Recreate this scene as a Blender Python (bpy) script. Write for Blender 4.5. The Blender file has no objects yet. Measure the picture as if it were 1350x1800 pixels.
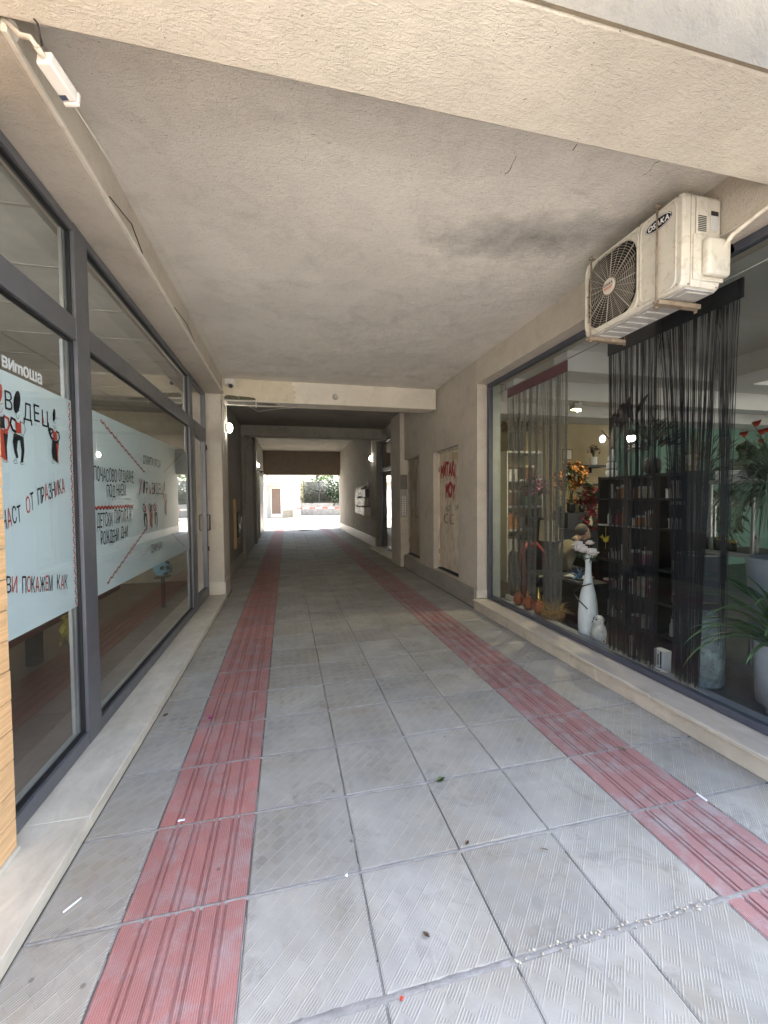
import bpy, bmesh, math, random
from mathutils import Vector, Matrix, Euler, noise
R = math.radians
S = bpy.context.scene
COL = S.collection
random.seed(7)

# ------------------------------------------------------------------ camera
cam = bpy.data.cameras.new('camera')
cam.sensor_fit = 'HORIZONTAL'; cam.sensor_width = 36.0; cam.lens = 36.0 * 723.2 / 1350
cam.clip_start = 0.05; cam.clip_end = 500
camo = bpy.data.objects.new('camera', cam); COL.objects.link(camo)
yaw, pitch, roll = 0.231796, -0.033919, -0.008255
fw = Vector((math.sin(yaw)*math.cos(pitch), math.cos(yaw)*math.cos(pitch), math.sin(pitch)))
rt = Vector((math.cos(yaw), -math.sin(yaw), 0)); up = rt.cross(fw)
r2 = rt*math.cos(roll) + up*math.sin(roll); u2 = -rt*math.sin(roll) + up*math.cos(roll)
m = Matrix((r2, u2, -fw)).transposed().to_4x4(); m.translation = Vector((0, 0, 1.74))
camo.matrix_world = m
S.camera = camo
S.render.resolution_x = 768; S.render.resolution_y = 1024

# ------------------------------------------------------------------ sky, sun, exposure
SUN_EL, SUN_AZ = 60.0, 68.0        # azimuth clockwise from +Y
w = bpy.data.worlds.new('World'); S.world = w; w.use_nodes = True
nt = w.node_tree; bg = nt.nodes['Background']
sky = nt.nodes.new('ShaderNodeTexSky'); sky.sky_type = 'NISHITA'; sky.sun_disc = False
sky.sun_elevation = R(SUN_EL); sky.sun_rotation = R(SUN_AZ)
sky.air_density = 1.2; sky.dust_density = 2.5
nt.links.new(sky.outputs[0], bg.inputs[0]); bg.inputs[1].default_value = 0.15
sl = bpy.data.lights.new('sun', 'SUN'); sl.energy = 5.0; sl.angle = R(0.5); sl.color = (1, .95, .87)
so = bpy.data.objects.new('sun', sl); COL.objects.link(so)
sd = Vector((math.sin(R(SUN_AZ))*math.cos(R(SUN_EL)), math.cos(R(SUN_AZ))*math.cos(R(SUN_EL)), math.sin(R(SUN_EL))))
so.rotation_euler = sd.to_track_quat('Z', 'Y').to_euler()
S.view_settings.view_transform = 'Standard'; S.view_settings.look = 'None'
S.view_settings.exposure = 3.02; S.view_settings.gamma = 1
S.cycles.use_denoising = True
S.cycles.max_bounces = 14; S.cycles.diffuse_bounces = 7; S.cycles.glossy_bounces = 5
S.cycles.transparent_max_bounces = 32; S.cycles.transmission_bounces = 8
S.cycles.sample_clamp_indirect = 6.0

# ------------------------------------------------------------------ material helpers
def lnk(t, a, b): t.links.new(a, b)
def newmat(name):
    mt = bpy.data.materials.new(name); mt.use_nodes = True
    t = mt.node_tree; b = t.nodes['Principled BSDF']
    return mt, t, b
def math_n(t, op, a, b=None, c=None):
    n = t.nodes.new('ShaderNodeMath'); n.operation = op
    for i, v in enumerate((a, b, c)):
        if v is None: continue
        if isinstance(v, (int, float)): n.inputs[i].default_value = v
        else: lnk(t, v, n.inputs[i])
    return n.outputs[0]
def pos(t):
    return t.nodes.new('ShaderNodeNewGeometry').outputs['Position']
def noise_n(t, vec, scale, detail=4, rough=.55, dist=0):
    n = t.nodes.new('ShaderNodeTexNoise'); n.inputs['Scale'].default_value = scale
    n.inputs['Detail'].default_value = detail; n.inputs['Roughness'].default_value = rough
    n.inputs['Distortion'].default_value = dist
    lnk(t, vec, n.inputs['Vector']); return n.outputs[0]
def ramp(t, fac, p0, p1, c0=(0, 0, 0, 1), c1=(1, 1, 1, 1)):
    n = t.nodes.new('ShaderNodeValToRGB'); e = n.color_ramp.elements
    e[0].position = p0; e[1].position = p1; e[0].color = c0; e[1].color = c1
    lnk(t, fac, n.inputs[0]); return n.outputs[0]
def mixc(t, fac, a, b, typ='MIX'):
    n = t.nodes.new('ShaderNodeMix'); n.data_type = 'RGBA'; n.blend_type = typ
    ins = n.inputs
    if isinstance(fac, (int, float)): ins[0].default_value = fac
    else: lnk(t, fac, ins[0])
    for sock, v in ((ins[6], a), (ins[7], b)):
        if isinstance(v, tuple): sock.default_value = (*v[:3], 1)
        else: lnk(t, v, sock)
    return n.outputs[2]
def bump(t, b, h, dist, strength=1.0, prev=None):
    n = t.nodes.new('ShaderNodeBump'); n.inputs['Distance'].default_value = dist
    n.inputs['Strength'].default_value = strength; lnk(t, h, n.inputs['Height'])
    if prev is not None: lnk(t, prev, n.inputs['Normal'])
    lnk(t, n.outputs[0], b.inputs['Normal']); return n.outputs[0]
def M(name, c, rough=.6, metal=0, var=.12, vs=5, bs=0, bd=.002, dirt=0, dirtc=(.05, .045, .04), spec=.5, coat=0):
    """general worn material: colour noise, dirt patches, fine bump"""
    mt, t, b = newmat(name)
    p = pos(t)
    n1 = noise_n(t, p, vs, 5, .6)
    lo = tuple(x*(1-var) for x in c); hi = tuple(min(1, x*(1+var)) for x in c)
    col = ramp(t, n1, .3, .7, (*lo, 1), (*hi, 1))
    if dirt:
        n2 = noise_n(t, p, vs*2.3, 8, .7, .6)
        f = ramp(t, n2, .52, .72)
        f = math_n(t, 'MULTIPLY', f, dirt)
        col = mixc(t, f, col, dirtc)
    lnk(t, col, b.inputs['Base Color'])
    rr = noise_n(t, p, vs*3, 3)
    lnk(t, math_n(t, 'MULTIPLY_ADD', rr, .25, max(.02, rough-.12)), b.inputs['Roughness'])
    b.inputs['Metallic'].default_value = metal
    b.inputs['Specular IOR Level'].default_value = spec
    if coat: b.inputs['Coat Weight'].default_value = coat
    if bs: bump(t, b, noise_n(t, p, bs, 4, .6), bd)
    return mt
def flat(name, c, rough=.6, metal=0, spec=.5):
    mt, t, b = newmat(name); b.inputs['Base Color'].default_value = (*c, 1)
    b.inputs['Roughness'].default_value = rough; b.inputs['Metallic'].default_value = metal
    b.inputs['Specular IOR Level'].default_value = spec
    return mt
def emit(name, c, s):
    mt, t, b = newmat(name); b.inputs['Base Color'].default_value = (*c, 1)
    b.inputs['Emission Color'].default_value = (*c, 1); b.inputs['Emission Strength'].default_value = s
    return mt
def glassmat(name, tint=(.93, .96, .95), ior=1.5, rough=0.0, gain=1.0):
    mt = bpy.data.materials.new(name); mt.use_nodes = True; t = mt.node_tree
    t.nodes.remove(t.nodes['Principled BSDF']); out = t.nodes['Material Output']
    tr = t.nodes.new('ShaderNodeBsdfTransparent'); tr.inputs[0].default_value = (*tint, 1)
    gl = t.nodes.new('ShaderNodeBsdfGlossy'); gl.inputs['Roughness'].default_value = rough
    # Schlick reflectance, the same from both sides of the sheet
    ge = t.nodes.new('ShaderNodeNewGeometry'); dt = t.nodes.new('ShaderNodeVectorMath'); dt.operation = 'DOT_PRODUCT'
    lnk(t, ge.outputs['Normal'], dt.inputs[0]); lnk(t, ge.outputs['Incoming'], dt.inputs[1])
    k = math_n(t, 'SUBTRACT', 1.0, math_n(t, 'ABSOLUTE', dt.outputs['Value']))
    mx = t.nodes.new('ShaderNodeMixShader'); f0 = ((ior-1)/(ior+1))**2
    f = math_n(t, 'MULTIPLY', math_n(t, 'MULTIPLY_ADD', math_n(t, 'POWER', k, 5.0), 1-f0, f0), gain)
    f = math_n(t, 'MINIMUM', f, 1.0)
    lnk(t, f, mx.inputs[0]); lnk(t, tr.outputs[0], mx.inputs[1]); lnk(t, gl.outputs[0], mx.inputs[2])
    lnk(t, mx.outputs[0], out.inputs[0]); return mt

# stucco: streaky bark plaster with pits, dirt, and one soot stain on the ceiling near the air conditioner
def plaster(name, c, bumpd=.008, dirt=.45, stain=False, rain=False):
    mt, t, b = newmat(name); p = pos(t)
    n1 = noise_n(t, p, 1.1, 6, .62)
    col = ramp(t, n1, .30, .72, (*[x*.90 for x in c], 1), (*[min(1, x*1.06) for x in c], 1))
    n2 = noise_n(t, p, 3.2, 9, .68, .5)
    f = math_n(t, 'MULTIPLY', ramp(t, n2, .50, .78), dirt)
    col = mixc(t, f, col, tuple(x*.45 for x in c))
    pt = ramp(t, noise_n(t, p, .8, 5, .55, .3), .515, .535)
    col = mixc(t, math_n(t, 'MULTIPLY', pt, .16), col, tuple(min(1, x*1.25) for x in c))
    # pits
    vo = t.nodes.new('ShaderNodeTexVoronoi'); vo.inputs['Scale'].default_value = 34; lnk(t, p, vo.inputs['Vector'])
    pit = ramp(t, vo.outputs['Distance'], .05, .13, (1, 1, 1, 1), (0, 0, 0, 1))
    sel = ramp(t, noise_n(t, p, 9, 3), .55, .62)
    pit = math_n(t, 'MULTIPLY', pit, sel)
    col = mixc(t, math_n(t, 'MULTIPLY', pit, .7), col, tuple(x*.25 for x in c))
    mq = t.nodes.new('ShaderNodeMapping'); lnk(t, p, mq.inputs[0]); mq.inputs['Rotation'].default_value = (.1, .2, .5); mq.inputs['Scale'].default_value = (1, 2.2, 1.6)
    spk = ramp(t, noise_n(t, mq.outputs[0], 30, 6, .75, .8), .56, .70)
    col = mixc(t, math_n(t, 'MULTIPLY', spk, .5), col, tuple(x*.42 for x in c))
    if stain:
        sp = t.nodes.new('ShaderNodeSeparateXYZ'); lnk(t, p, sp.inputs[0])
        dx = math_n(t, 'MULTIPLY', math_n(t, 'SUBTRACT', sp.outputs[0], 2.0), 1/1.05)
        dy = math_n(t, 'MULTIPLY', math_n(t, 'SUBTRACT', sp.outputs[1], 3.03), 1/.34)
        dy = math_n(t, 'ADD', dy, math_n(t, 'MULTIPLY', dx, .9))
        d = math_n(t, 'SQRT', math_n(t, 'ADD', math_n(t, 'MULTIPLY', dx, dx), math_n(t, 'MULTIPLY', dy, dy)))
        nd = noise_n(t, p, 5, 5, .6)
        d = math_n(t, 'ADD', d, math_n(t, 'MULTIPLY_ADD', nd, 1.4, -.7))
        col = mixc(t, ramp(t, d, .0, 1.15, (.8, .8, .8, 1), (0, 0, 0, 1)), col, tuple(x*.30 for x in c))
    lnk(t, col, b.inputs['Base Color']); b.inputs['Roughness'].default_value = .9
    b.inputs['Specular IOR Level'].default_value = .25
    # streaks of the trowel
    mp = t.nodes.new('ShaderNodeMapping'); lnk(t, p, mp.inputs[0]); mp.inputs['Rotation'].default_value = (.2, .3, .7)
    mp.inputs['Scale'].default_value = (1, 2.6, 2.0)
    st = noise_n(t, mp.outputs[0], 24, 5, .65, 1.2)
    gr = noise_n(t, p, 110, 3, .6)
    h = math_n(t, 'ADD', math_n(t, 'MULTIPLY', st, .9), math_n(t, 'MULTIPLY', gr, .35))
    h = math_n(t, 'SUBTRACT', h, math_n(t, 'MULTIPLY', pit, .6))
    nb = bump(t, b, h, bumpd, .85)
    bump(t, b, noise_n(t, p, 2.2, 3), .05, .5, nb)
    return mt

# concrete paving slab: diagonal checker of smooth and grooved squares
def slabmat(name, c, red=False, dustk=.55):
    mt, t, b = newmat(name); p = pos(t)
    sp = t.nodes.new('ShaderNodeSeparateXYZ'); lnk(t, p, sp.inputs[0])
    x = math_n(t, 'ADD', sp.outputs[0], .1942); y = math_n(t, 'SUBTRACT', sp.outputs[1], 1.3393)
    ix = math_n(t, 'FLOOR', math_n(t, 'MULTIPLY', x, 2)); iy = math_n(t, 'FLOOR', math_n(t, 'MULTIPLY', y, 2))
    cx = t.nodes.new('ShaderNodeCombineXYZ'); lnk(t, ix, cx.inputs[0]); lnk(t, iy, cx.inputs[1])
    wn = t.nodes.new('ShaderNodeTexWhiteNoise'); wn.noise_dimensions = '2D'; lnk(t, cx.outputs[0], wn.inputs['Vector'])
    n1 = noise_n(t, p, 2.6, 7, .65, .3)
    k = math_n(t, 'MULTIPLY_ADD', wn.outputs[0], .24, .86)
    k = math_n(t, 'MULTIPLY', k, math_n(t, 'MULTIPLY_ADD', n1, .9, .55))
    base = mixc(t, 1.0, tuple(c), k, 'MULTIPLY')
    if red:
        dust = ramp(t, noise_n(t, p, 6, 7, .7, .4), .47, .72)
        base = mixc(t, math_n(t, 'MULTIPLY_ADD', dust, dustk, dustk*.25), base, (.33, .29, .28))
        fr = math_n(t, 'FRACT', math_n(t, 'MULTIPLY', x, 1/.0085))
        rib = ramp(t, math_n(t, 'ABSOLUTE', math_n(t, 'SUBTRACT', fr, .5)), .12, .30)
        fy = math_n(t, 'FRACT', math_n(t, 'MULTIPLY', y, 1/.0085))
        rib2 = ramp(t, math_n(t, 'ABSOLUTE', math_n(t, 'SUBTRACT', fy, .5)), .15, .35)
        h = math_n(t, 'MULTIPLY_ADD', rib2, .25, rib)
        base = mixc(t, math_n(t, 'MULTIPLY', rib, .22), base, (.50, .38, .36))
        bd = .0014
    else:
        warm = ramp(t, noise_n(t, p, 1.7, 6, .6), .45, .75)
        base = mixc(t, math_n(t, 'MULTIPLY', warm, .7), base, tuple(q*z for q, z in zip(c, (.86, .75, .58))))
        dk = ramp(t, noise_n(t, p, 3.4, 9, .76, .9), .53, .72)
        base = mixc(t, math_n(t, 'MULTIPLY', dk, .74), base, tuple(q*.42 for q in c))
        pale = ramp(t, noise_n(t, p, 2.1, 8, .7, .5), .54, .74)
        base = mixc(t, math_n(t, 'MULTIPLY', pale, .35), base, tuple(min(1, q*1.5) for q in c))
        sq = .0589; s2 = math.sqrt(.5)
        # u across the grooves, v along them (grooves run towards +X+Y)
        u = math_n(t, 'MULTIPLY', math_n(t, 'SUBTRACT', x, y), s2/sq)
        v = math_n(t, 'MULTIPLY', math_n(t, 'ADD', x, y), s2/sq)
        par = math_n(t, 'FRACT', math_n(t, 'MULTIPLY', math_n(t, 'ADD', math_n(t, 'FLOOR', u), math_n(t, 'FLOOR', v)), .5))
        par = math_n(t, 'GREATER_THAN', par, .25)
        def line(val, wd):
            a = math_n(t, 'ABSOLUTE', math_n(t, 'SUBTRACT', math_n(t, 'FRACT', val), .5))
            return ramp(t, a, .5-wd*1.6, .5-wd*.5)
        fine = math_n(t, 'MULTIPLY', line(math_n(t, 'MULTIPLY', u, 6), .17), par)
        main = line(u, .035)
        h = math_n(t, 'MAXIMUM', fine, main)
        wear = ramp(t, noise_n(t, p, 3.3, 5, .6), .30, .55)
        h = math_n(t, 'MULTIPLY', h, wear)
        base = mixc(t, math_n(t, 'MULTIPLY', math_n(t, 'MULTIPLY', par, wear), .17), base, tuple(q*.45 for q in c))
        base = mixc(t, math_n(t, 'MULTIPLY', h, .42), base, tuple(min(1, q*1.75) for q in c))
        bd = .0016
    # splashes and gum
    vo = t.nodes.new('ShaderNodeTexVoronoi'); vo.inputs['Scale'].default_value = 4.6; lnk(t, p, vo.inputs['Vector'])
    sp1 = ramp(t, vo.outputs['Distance'], .03, .055, (1, 1, 1, 1), (0, 0, 0, 1))
    sp1 = math_n(t, 'MULTIPLY', sp1, ramp(t, noise_n(t, p, 1.3, 2), .46, .50))
    base = mixc(t, math_n(t, 'MULTIPLY', sp1, .55), base, (.06, .055, .05))
    lnk(t, base, b.inputs['Base Color'])
    lnk(t, math_n(t, 'MULTIPLY_ADD', noise_n(t, p, 4, 5), .3, .52), b.inputs['Roughness'])
    b.inputs['Specular IOR Level'].default_value = .32
    hh = math_n(t, 'MULTIPLY_ADD', noise_n(t, p, 150, 3), .35, h)
    nb = bump(t, b, hh, bd, .9)
    return mt

def marble(name, c, vein=.25):
    mt, t, b = newmat(name); p = pos(t)
    mp = t.nodes.new('ShaderNodeMapping'); lnk(t, p, mp.inputs[0]); mp.inputs['Scale'].default_value = (1.6, .7, 1.6)
    n = noise_n(t, mp.outputs[0], 4.5, 9, .68, .5)
    col = ramp(t, n, .28, .74, (*[x*(1-vein*1.4) for x in c], 1), (*[min(1, x*1.14) for x in c], 1))
    d = ramp(t, noise_n(t, p, 7, 8, .7), .55, .75)
    col = mixc(t, math_n(t, 'MULTIPLY', d, .4), col, tuple(x*.5 for x in c))
    lnk(t, col, b.inputs['Base Color'])
    lnk(t, math_n(t, 'MULTIPLY_ADD', n, .3, .3), b.inputs['Roughness'])
    bump(t, b, noise_n(t, p, 40, 4), .001)
    return mt

def woodmat(name, c, along='z', rough=.45, plank=None):
    mt, t, b = newmat(name); p = pos(t)
    mp = t.nodes.new('ShaderNodeMapping'); lnk(t, p, mp.inputs[0])
    mp.inputs['Scale'].default_value = {'z': (1, 1, .08), 'x': (.08, 1, 1), 'y': (1, .08, 1)}[along]
    n = noise_n(t, mp.outputs[0], 26, 6, .6, 2.2)
    col = ramp(t, n, .3, .7, (*[x*.76 for x in c], 1), (*[min(1, x*1.15) for x in c], 1))
    vo = t.nodes.new('ShaderNodeTexVoronoi'); vo.inputs['Scale'].default_value = 5; lnk(t, p, vo.inputs['Vector'])
    kn = ramp(t, vo.outputs['Distance'], .03, .09, (1, 1, 1, 1), (0, 0, 0, 1))
    col = mixc(t, math_n(t, 'MULTIPLY', kn, .6), col, tuple(x*.25 for x in c))
    lnk(t, col, b.inputs['Base Color']); b.inputs['Roughness'].default_value = rough
    bump(t, b, n, .0015)
    return mt

def rustdoor(name, c, rust=.8):
    mt, t, b = newmat(name); p = pos(t)
    n1 = noise_n(t, p, 1.8, 7, .65)
    col = ramp(t, n1, .3, .7, (*[x*.78 for x in c], 1), (*[x*1.12 for x in c], 1))
    sp = t.nodes.new('ShaderNodeSeparateXYZ'); lnk(t, p, sp.inputs[0])
    mp = t.nodes.new('ShaderNodeMapping'); lnk(t, p, mp.inputs[0]); mp.inputs['Scale'].default_value = (1, 1, .22)
    n2 = noise_n(t, mp.outputs[0], 7, 9, .72, .7)
    f = math_n(t, 'MULTIPLY', ramp(t, n2, .5, .66), rust)
    col = mixc(t, f, col, (.10, .06, .035))
    lnk(t, col, b.inputs['Base Color']); b.inputs['Roughness'].default_value = .55
    bump(t, b, noise_n(t, p, 3, 4), .012)
    return mt

def leafmat(name, c, trans=.25):
    mt, t, b = newmat(name); p = pos(t)
    n = noise_n(t, p, 8, 3)
    col = ramp(t, n, .3, .7, (*[x*.55 for x in c], 1), (*[min(1, x*1.5) for x in c], 1))
    lnk(t, col, b.inputs['Base Color']); b.inputs['Roughness'].default_value = .45
    return mt

MAT = {}
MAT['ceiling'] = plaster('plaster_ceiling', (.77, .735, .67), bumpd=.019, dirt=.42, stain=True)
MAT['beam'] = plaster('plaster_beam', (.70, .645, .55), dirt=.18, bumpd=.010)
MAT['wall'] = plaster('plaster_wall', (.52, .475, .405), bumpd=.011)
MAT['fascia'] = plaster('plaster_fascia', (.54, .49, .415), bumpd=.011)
MAT['shaded_wall'] = plaster('plaster_shaded', (.28, .26, .225), dirt=.6)  # wall plaster with the inner passage's shade put into its colour, plus grime
MAT['cream'] = M('cream_paint', (.62, .55, .42), .8, var=.08, dirt=.3, dirtc=(.25, .2, .13), bs=40)
MAT['slab'] = slabmat('slab_grey', (.335, .318, .28))
MAT['redslab'] = slabmat('slab_red', (.37, .115, .095), True, .64)
MAT['redslab_worn'] = slabmat('slab_red_worn', (.31, .11, .10), True, .92)
MAT['mortar'] = M('mortar', (.27, .255, .235), .9, var=.25, vs=12, bs=90, bd=.004, dirt=.5, dirtc=(.14, .12, .1))
MAT['joint'] = M('joint_dirt', (.15, .14, .125), .95, bs=60)
MAT['marble'] = marble('marble_step', (.60, .555, .455), .2)
MAT['stone'] = marble('stone_step', (.52, .46, .38), .2)
MAT['plinth'] = marble('plinth_stone', (.33, .305, .27), .25)
MAT['lightstone'] = marble('light_stone', (.60, .56, .47), .12)
MAT['alu'] = M('grey_aluminium', (.135, .14, .155), .38, .35, var=.06, vs=3, dirt=.15)
MAT['alu_light'] = M('aluminium_bead', (.42, .43, .42), .35, .6, var=.05)
MAT['gasket'] = flat('black_gasket', (.015, .015, .016), .5)
MAT['glass'] = glassmat('window_glass', (.84, .88, .88), 1.52, 0.0, 2.0)
MAT['glass_shop'] = glassmat('shop_glass', (.86, .90, .91), 1.5, 0.0, 1.7)
MAT['wood'] = woodmat('pine_cladding', (.74, .47, .235), 'y')
MAT['film'] = M('frosted_film', (.71, .81, .825), .5, var=.02, vs=1.5)
MAT['ink'] = flat('black_vinyl', (.016, .016, .02), .7, 0, .2)
MAT['redink'] = flat('red_vinyl', (.55, .06, .035), .4)
MAT['white'] = M('white_paint', (.80, .79, .76), .45, var=.04, dirt=.1)
MAT['whitevinyl'] = flat('white_vinyl', (.85, .85, .85), .5)
MAT['acwhite'] = M('yellowed_white_plastic', (.60, .575, .50), .42, var=.07, vs=6, dirt=.6, dirtc=(.26, .20, .13))
MAT['acgrey'] = M('galvanised_pan', (.55, .54, .52), .4, .3, var=.1, dirt=.4, dirtc=(.2, .15, .1))
MAT['black'] = flat('black_plastic', (.02, .02, .022), .45)
MAT['dark'] = flat('dark_cavity', (.03, .03, .03), .8)
MAT['rust'] = M('rusty_steel', (.30, .24, .18), .7, .3, var=.3, vs=20, dirt=.8, dirtc=(.12, .05, .02))
MAT['steel'] = M('dull_steel', (.34, .33, .31), .45, .7, var=.1)
MAT['conduit'] = M('white_conduit', (.66, .62, .54), .5, var=.08, dirt=.3, dirtc=(.3, .26, .2))
MAT['cable'] = flat('black_cable', (.04, .035, .03), .6)
MAT['wirewhite'] = flat('white_cable', (.6, .58, .52), .5)
MAT['rustdoor'] = rustdoor('painted_metal_door', (.66, .58, .46), .6)
MAT['rustdoor2'] = rustdoor('worn_metal_door', (.44, .38, .29), .8)
MAT['spray'] = M('red_spray', (.33, .02, .03), .6, var=.3, vs=14)
MAT['lamp'] = emit('lit_globe', (1, .96, .86), 6)
MAT['paper'] = M('paper', (.70, .69, .66), .8, var=.05)
MAT['frosted_strip'] = flat('silver_label', (.55, .55, .54), .4)

# ------------------------------------------------------------------ geometry helpers
class MB:
    """collects shapes, then links them as ONE mesh object"""
    def __init__(s): s.bm = bmesh.new(); s.mi = 0; s.xf = None; s.smooth = False
    def _v(s, co):
        co = Vector(co)
        return s.bm.verts.new(s.xf @ co if s.xf is not None else co)
    def face(s, pts, smooth=False):
        try:
            f = s.bm.faces.new([s._v(p) for p in pts]); f.material_index = s.mi; f.smooth = smooth; return f
        except ValueError: return None
    def box(s, x0, x1, y0, y1, z0, z1, bev=0, seg=2):
        if x0 > x1: x0, x1 = x1, x0
        if y0 > y1: y0, y1 = y1, y0
        if z0 > z1: z0, z1 = z1, z0
        v = [s._v(p) for p in ((x0,y0,z0),(x1,y0,z0),(x1,y1,z0),(x0,y1,z0),(x0,y0,z1),(x1,y0,z1),(x1,y1,z1),(x0,y1,z1))]
        fs = [s.bm.faces.new([v[i] for i in q]) for q in ((3,2,1,0),(4,5,6,7),(0,1,5,4),(1,2,6,5),(2,3,7,6),(3,0,4,7))]
        for f in fs: f.material_index = s.mi
        if bev:
            es = list({e for f in fs for e in f.edges})
            r = bmesh.ops.bevel(s.bm, geom=es, offset=bev, segments=seg, affect='EDGES', profile=.5)
            for f in r['faces']: f.material_index = s.mi; f.smooth = True
        return s
    def ring(s, c, ax, r, n, ref=None):
        ax = Vector(ax).normalized(); a = ax.orthogonal().normalized() if ref is None else Vector(ref)
        b = ax.cross(a)
        return [s._v(Vector(c) + (a*math.cos(2*math.pi*i/n) + b*math.sin(2*math.pi*i/n))*r) for i in range(n)]
    def _bridge(s, A, B, smooth=True):
        n = len(A)
        for i in range(n):
            f = s.bm.faces.new((A[i], A[(i+1) % n], B[(i+1) % n], B[i])); f.material_index = s.mi; f.smooth = smooth
    def cyl(s, p0, p1, r0, r1=None, n=16, caps=True):
        r1 = r0 if r1 is None else r1; p0, p1 = Vector(p0), Vector(p1); ax = p1-p0
        A = s.ring(p0, ax, r0, n); B = s.ring(p1, ax, r1, n); s._bridge(A, B)
        if caps:
            for q in (list(reversed(A)), B):
                f = s.bm.faces.new(q); f.material_index = s.mi
        return s
    def tube(s, pts, r, n=6, caps=True):
        pts = [Vector(p) for p in pts]; rs = r if isinstance(r, (list, tuple)) else [r]*len(pts)
        prev = None; ref = None; first = None
        for i, p in enumerate(pts):
            d = (pts[min(i+1, len(pts)-1)] - pts[max(i-1, 0)]).normalized()
            if ref is None: ref = d.orthogonal().normalized()
            ref = (ref - d*ref.dot(d)).normalized()
            A = s.ring(p, d, rs[i], n, ref)
            if prev: s._bridge(prev, A)
            else: first = A
            prev = A
        if caps:
            for q in (list(reversed(first)), prev):
                f = s.bm.faces.new(q); f.material_index = s.mi
        return s
    def lathe(s, prof, c, n=24, axis=(0, 0, 1), squash=1.0, caps=True):
        c = Vector(c); ax = Vector(axis).normalized(); rings = []
        for r, h in prof:
            rings.append(s.ring(c + ax*h, ax, max(r, .0004), n))
        for a, b in zip(rings, rings[1:]): s._bridge(a, b)
        if caps:
            f = s.bm.faces.new(list(reversed(rings[0]))); f.material_index = s.mi
            f = s.bm.faces.new(rings[-1]); f.material_index = s.mi
        return s
    def sphere(s, c, r, n=14, sc=(1, 1, 1), jit=0):
        c = Vector(c); prof = []
        m0 = n//2
        rings = []
        for i in range(1, m0):
            t = math.pi*i/m0
            rings.append([s._v(c + Vector((math.sin(t)*math.cos(2*math.pi*k/n)*r*sc[0], math.sin(t)*math.sin(2*math.pi*k/n)*r*sc[1], -math.cos(t)*r*sc[2]))*(1+random.uniform(-jit, jit))) for k in range(n)])
        lo = s._v(c - Vector((0, 0, r*sc[2]))); hi = s._v(c + Vector((0, 0, r*sc[2])))
        for a, b in zip(rings, rings[1:]): s._bridge(a, b)
        for k in range(n):
            f = s.bm.faces.new((lo, rings[0][(k+1) % n], rings[0][k])); f.material_index = s.mi; f.smooth = True
            f = s.bm.faces.new((hi, rings[-1][k], rings[-1][(k+1) % n])); f.material_index = s.mi; f.smooth = True
        return s
    def prism(s, pts, n):
        """flat polygon pts (3-D) thickened by vector n"""
        n = Vector(n); A = [s._v(p) for p in pts]; B = [s._v(Vector(p)+n) for p in pts]
        for q in (A, list(reversed(B))):
            f = s.bm.faces.new(q); f.material_index = s.mi
        k = len(A)
        for i in range(k):
            f = s.bm.faces.new((A[(i+1) % k], A[i], B[i], B[(i+1) % k])); f.material_index = s.mi
        bmesh.ops.recalc_face_normals(s.bm, faces=s.bm.faces[-(k+2):]) if False else None
        return s
    def blade(s, base, d, L, wd, droop=.5, n=7, fold=.25, tipw=.05):
        """a strap leaf: starts along d, droops under its weight, V-folded"""
        p = Vector(base); d = Vector(d).normalized(); step = L/n; rows = []
        side = d.cross(Vector((0, 0, 1)))
        if side.length < .05: side = Vector((1, 0, 0))
        side.normalize()
        for i in range(n+1):
            t = i/n; ww = wd*(math.sin(math.pi*min(1, .18+t*.82))**.7)*(1-t*.15)+wd*tipw*(1-t)
            nrm = side.cross(d).normalized()
            rows.append((s._v(p - side*ww*.5 + nrm*fold*ww), s._v(p), s._v(p + side*ww*.5 + nrm*fold*ww)))
            p = p + d*step; d = (d + Vector((0, 0, -1))*droop*step*(1+t)).normalized()
        for a, b in zip(rows, rows[1:]):
            for k in (0, 1):
                f = s.bm.faces.new((a[k], a[k+1], b[k+1], b[k])); f.material_index = s.mi; f.smooth = True
        return s
    def leaf(s, c, u, v, L, wd, cup=.15):
        c, u, v = Vector(c), Vector(u).normalized(), Vector(v).normalized(); nn = u.cross(v)
        pr = ((0, .0), (.25, .8), (.5, 1), (.78, .6), (1, 0))
        mid = [s._v(c + u*L*t - nn*L*cup*t*t) for t, _ in pr]
        A = [mid[0]] + [s._v(c + u*L*t + v*wd*.5*q + nn*wd*cup - nn*L*cup*t*t) for t, q in pr[1:-1]] + [mid[-1]]
        B = [mid[0]] + [s._v(c + u*L*t - v*wd*.5*q + nn*wd*cup - nn*L*cup*t*t) for t, q in pr[1:-1]] + [mid[-1]]
        for X in (A, B):
            for i in range(len(pr)-1):
                vs = [mid[i], mid[i+1], X[i+1], X[i]]
                vs = [q for j, q in enumerate(vs) if q not in vs[:j]]
                if len(vs) > 2:
                    try:
                        f = s.bm.faces.new(vs); f.material_index = s.mi; f.smooth = True
                    except ValueError: pass
        return s
    def build(s, name, mats, parent=None, fixn=False):
        if fixn: bmesh.ops.recalc_face_normals(s.bm, faces=s.bm.faces)
        me = bpy.data.meshes.new(name); s.bm.to_mesh(me); s.bm.free()
        for q in (mats if isinstance(mats, (list, tuple)) else [mats]):
            me.materials.append(MAT[q] if isinstance(q, str) else q)
        o = bpy.data.objects.new(name, me); COL.objects.link(o)
        if parent is not None:
            o.parent = parent; o.matrix_parent_inverse = Matrix.Translation(-parent.location) if parent.type == 'EMPTY' else Matrix.Identity(4)
        return o
def tag(o, label=None, cat=None, group=None, kind=None):
    if label: o['label'] = label
    if cat: o['category'] = cat
    if group: o['group'] = group
    if kind: o['kind'] = kind
    return o
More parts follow.
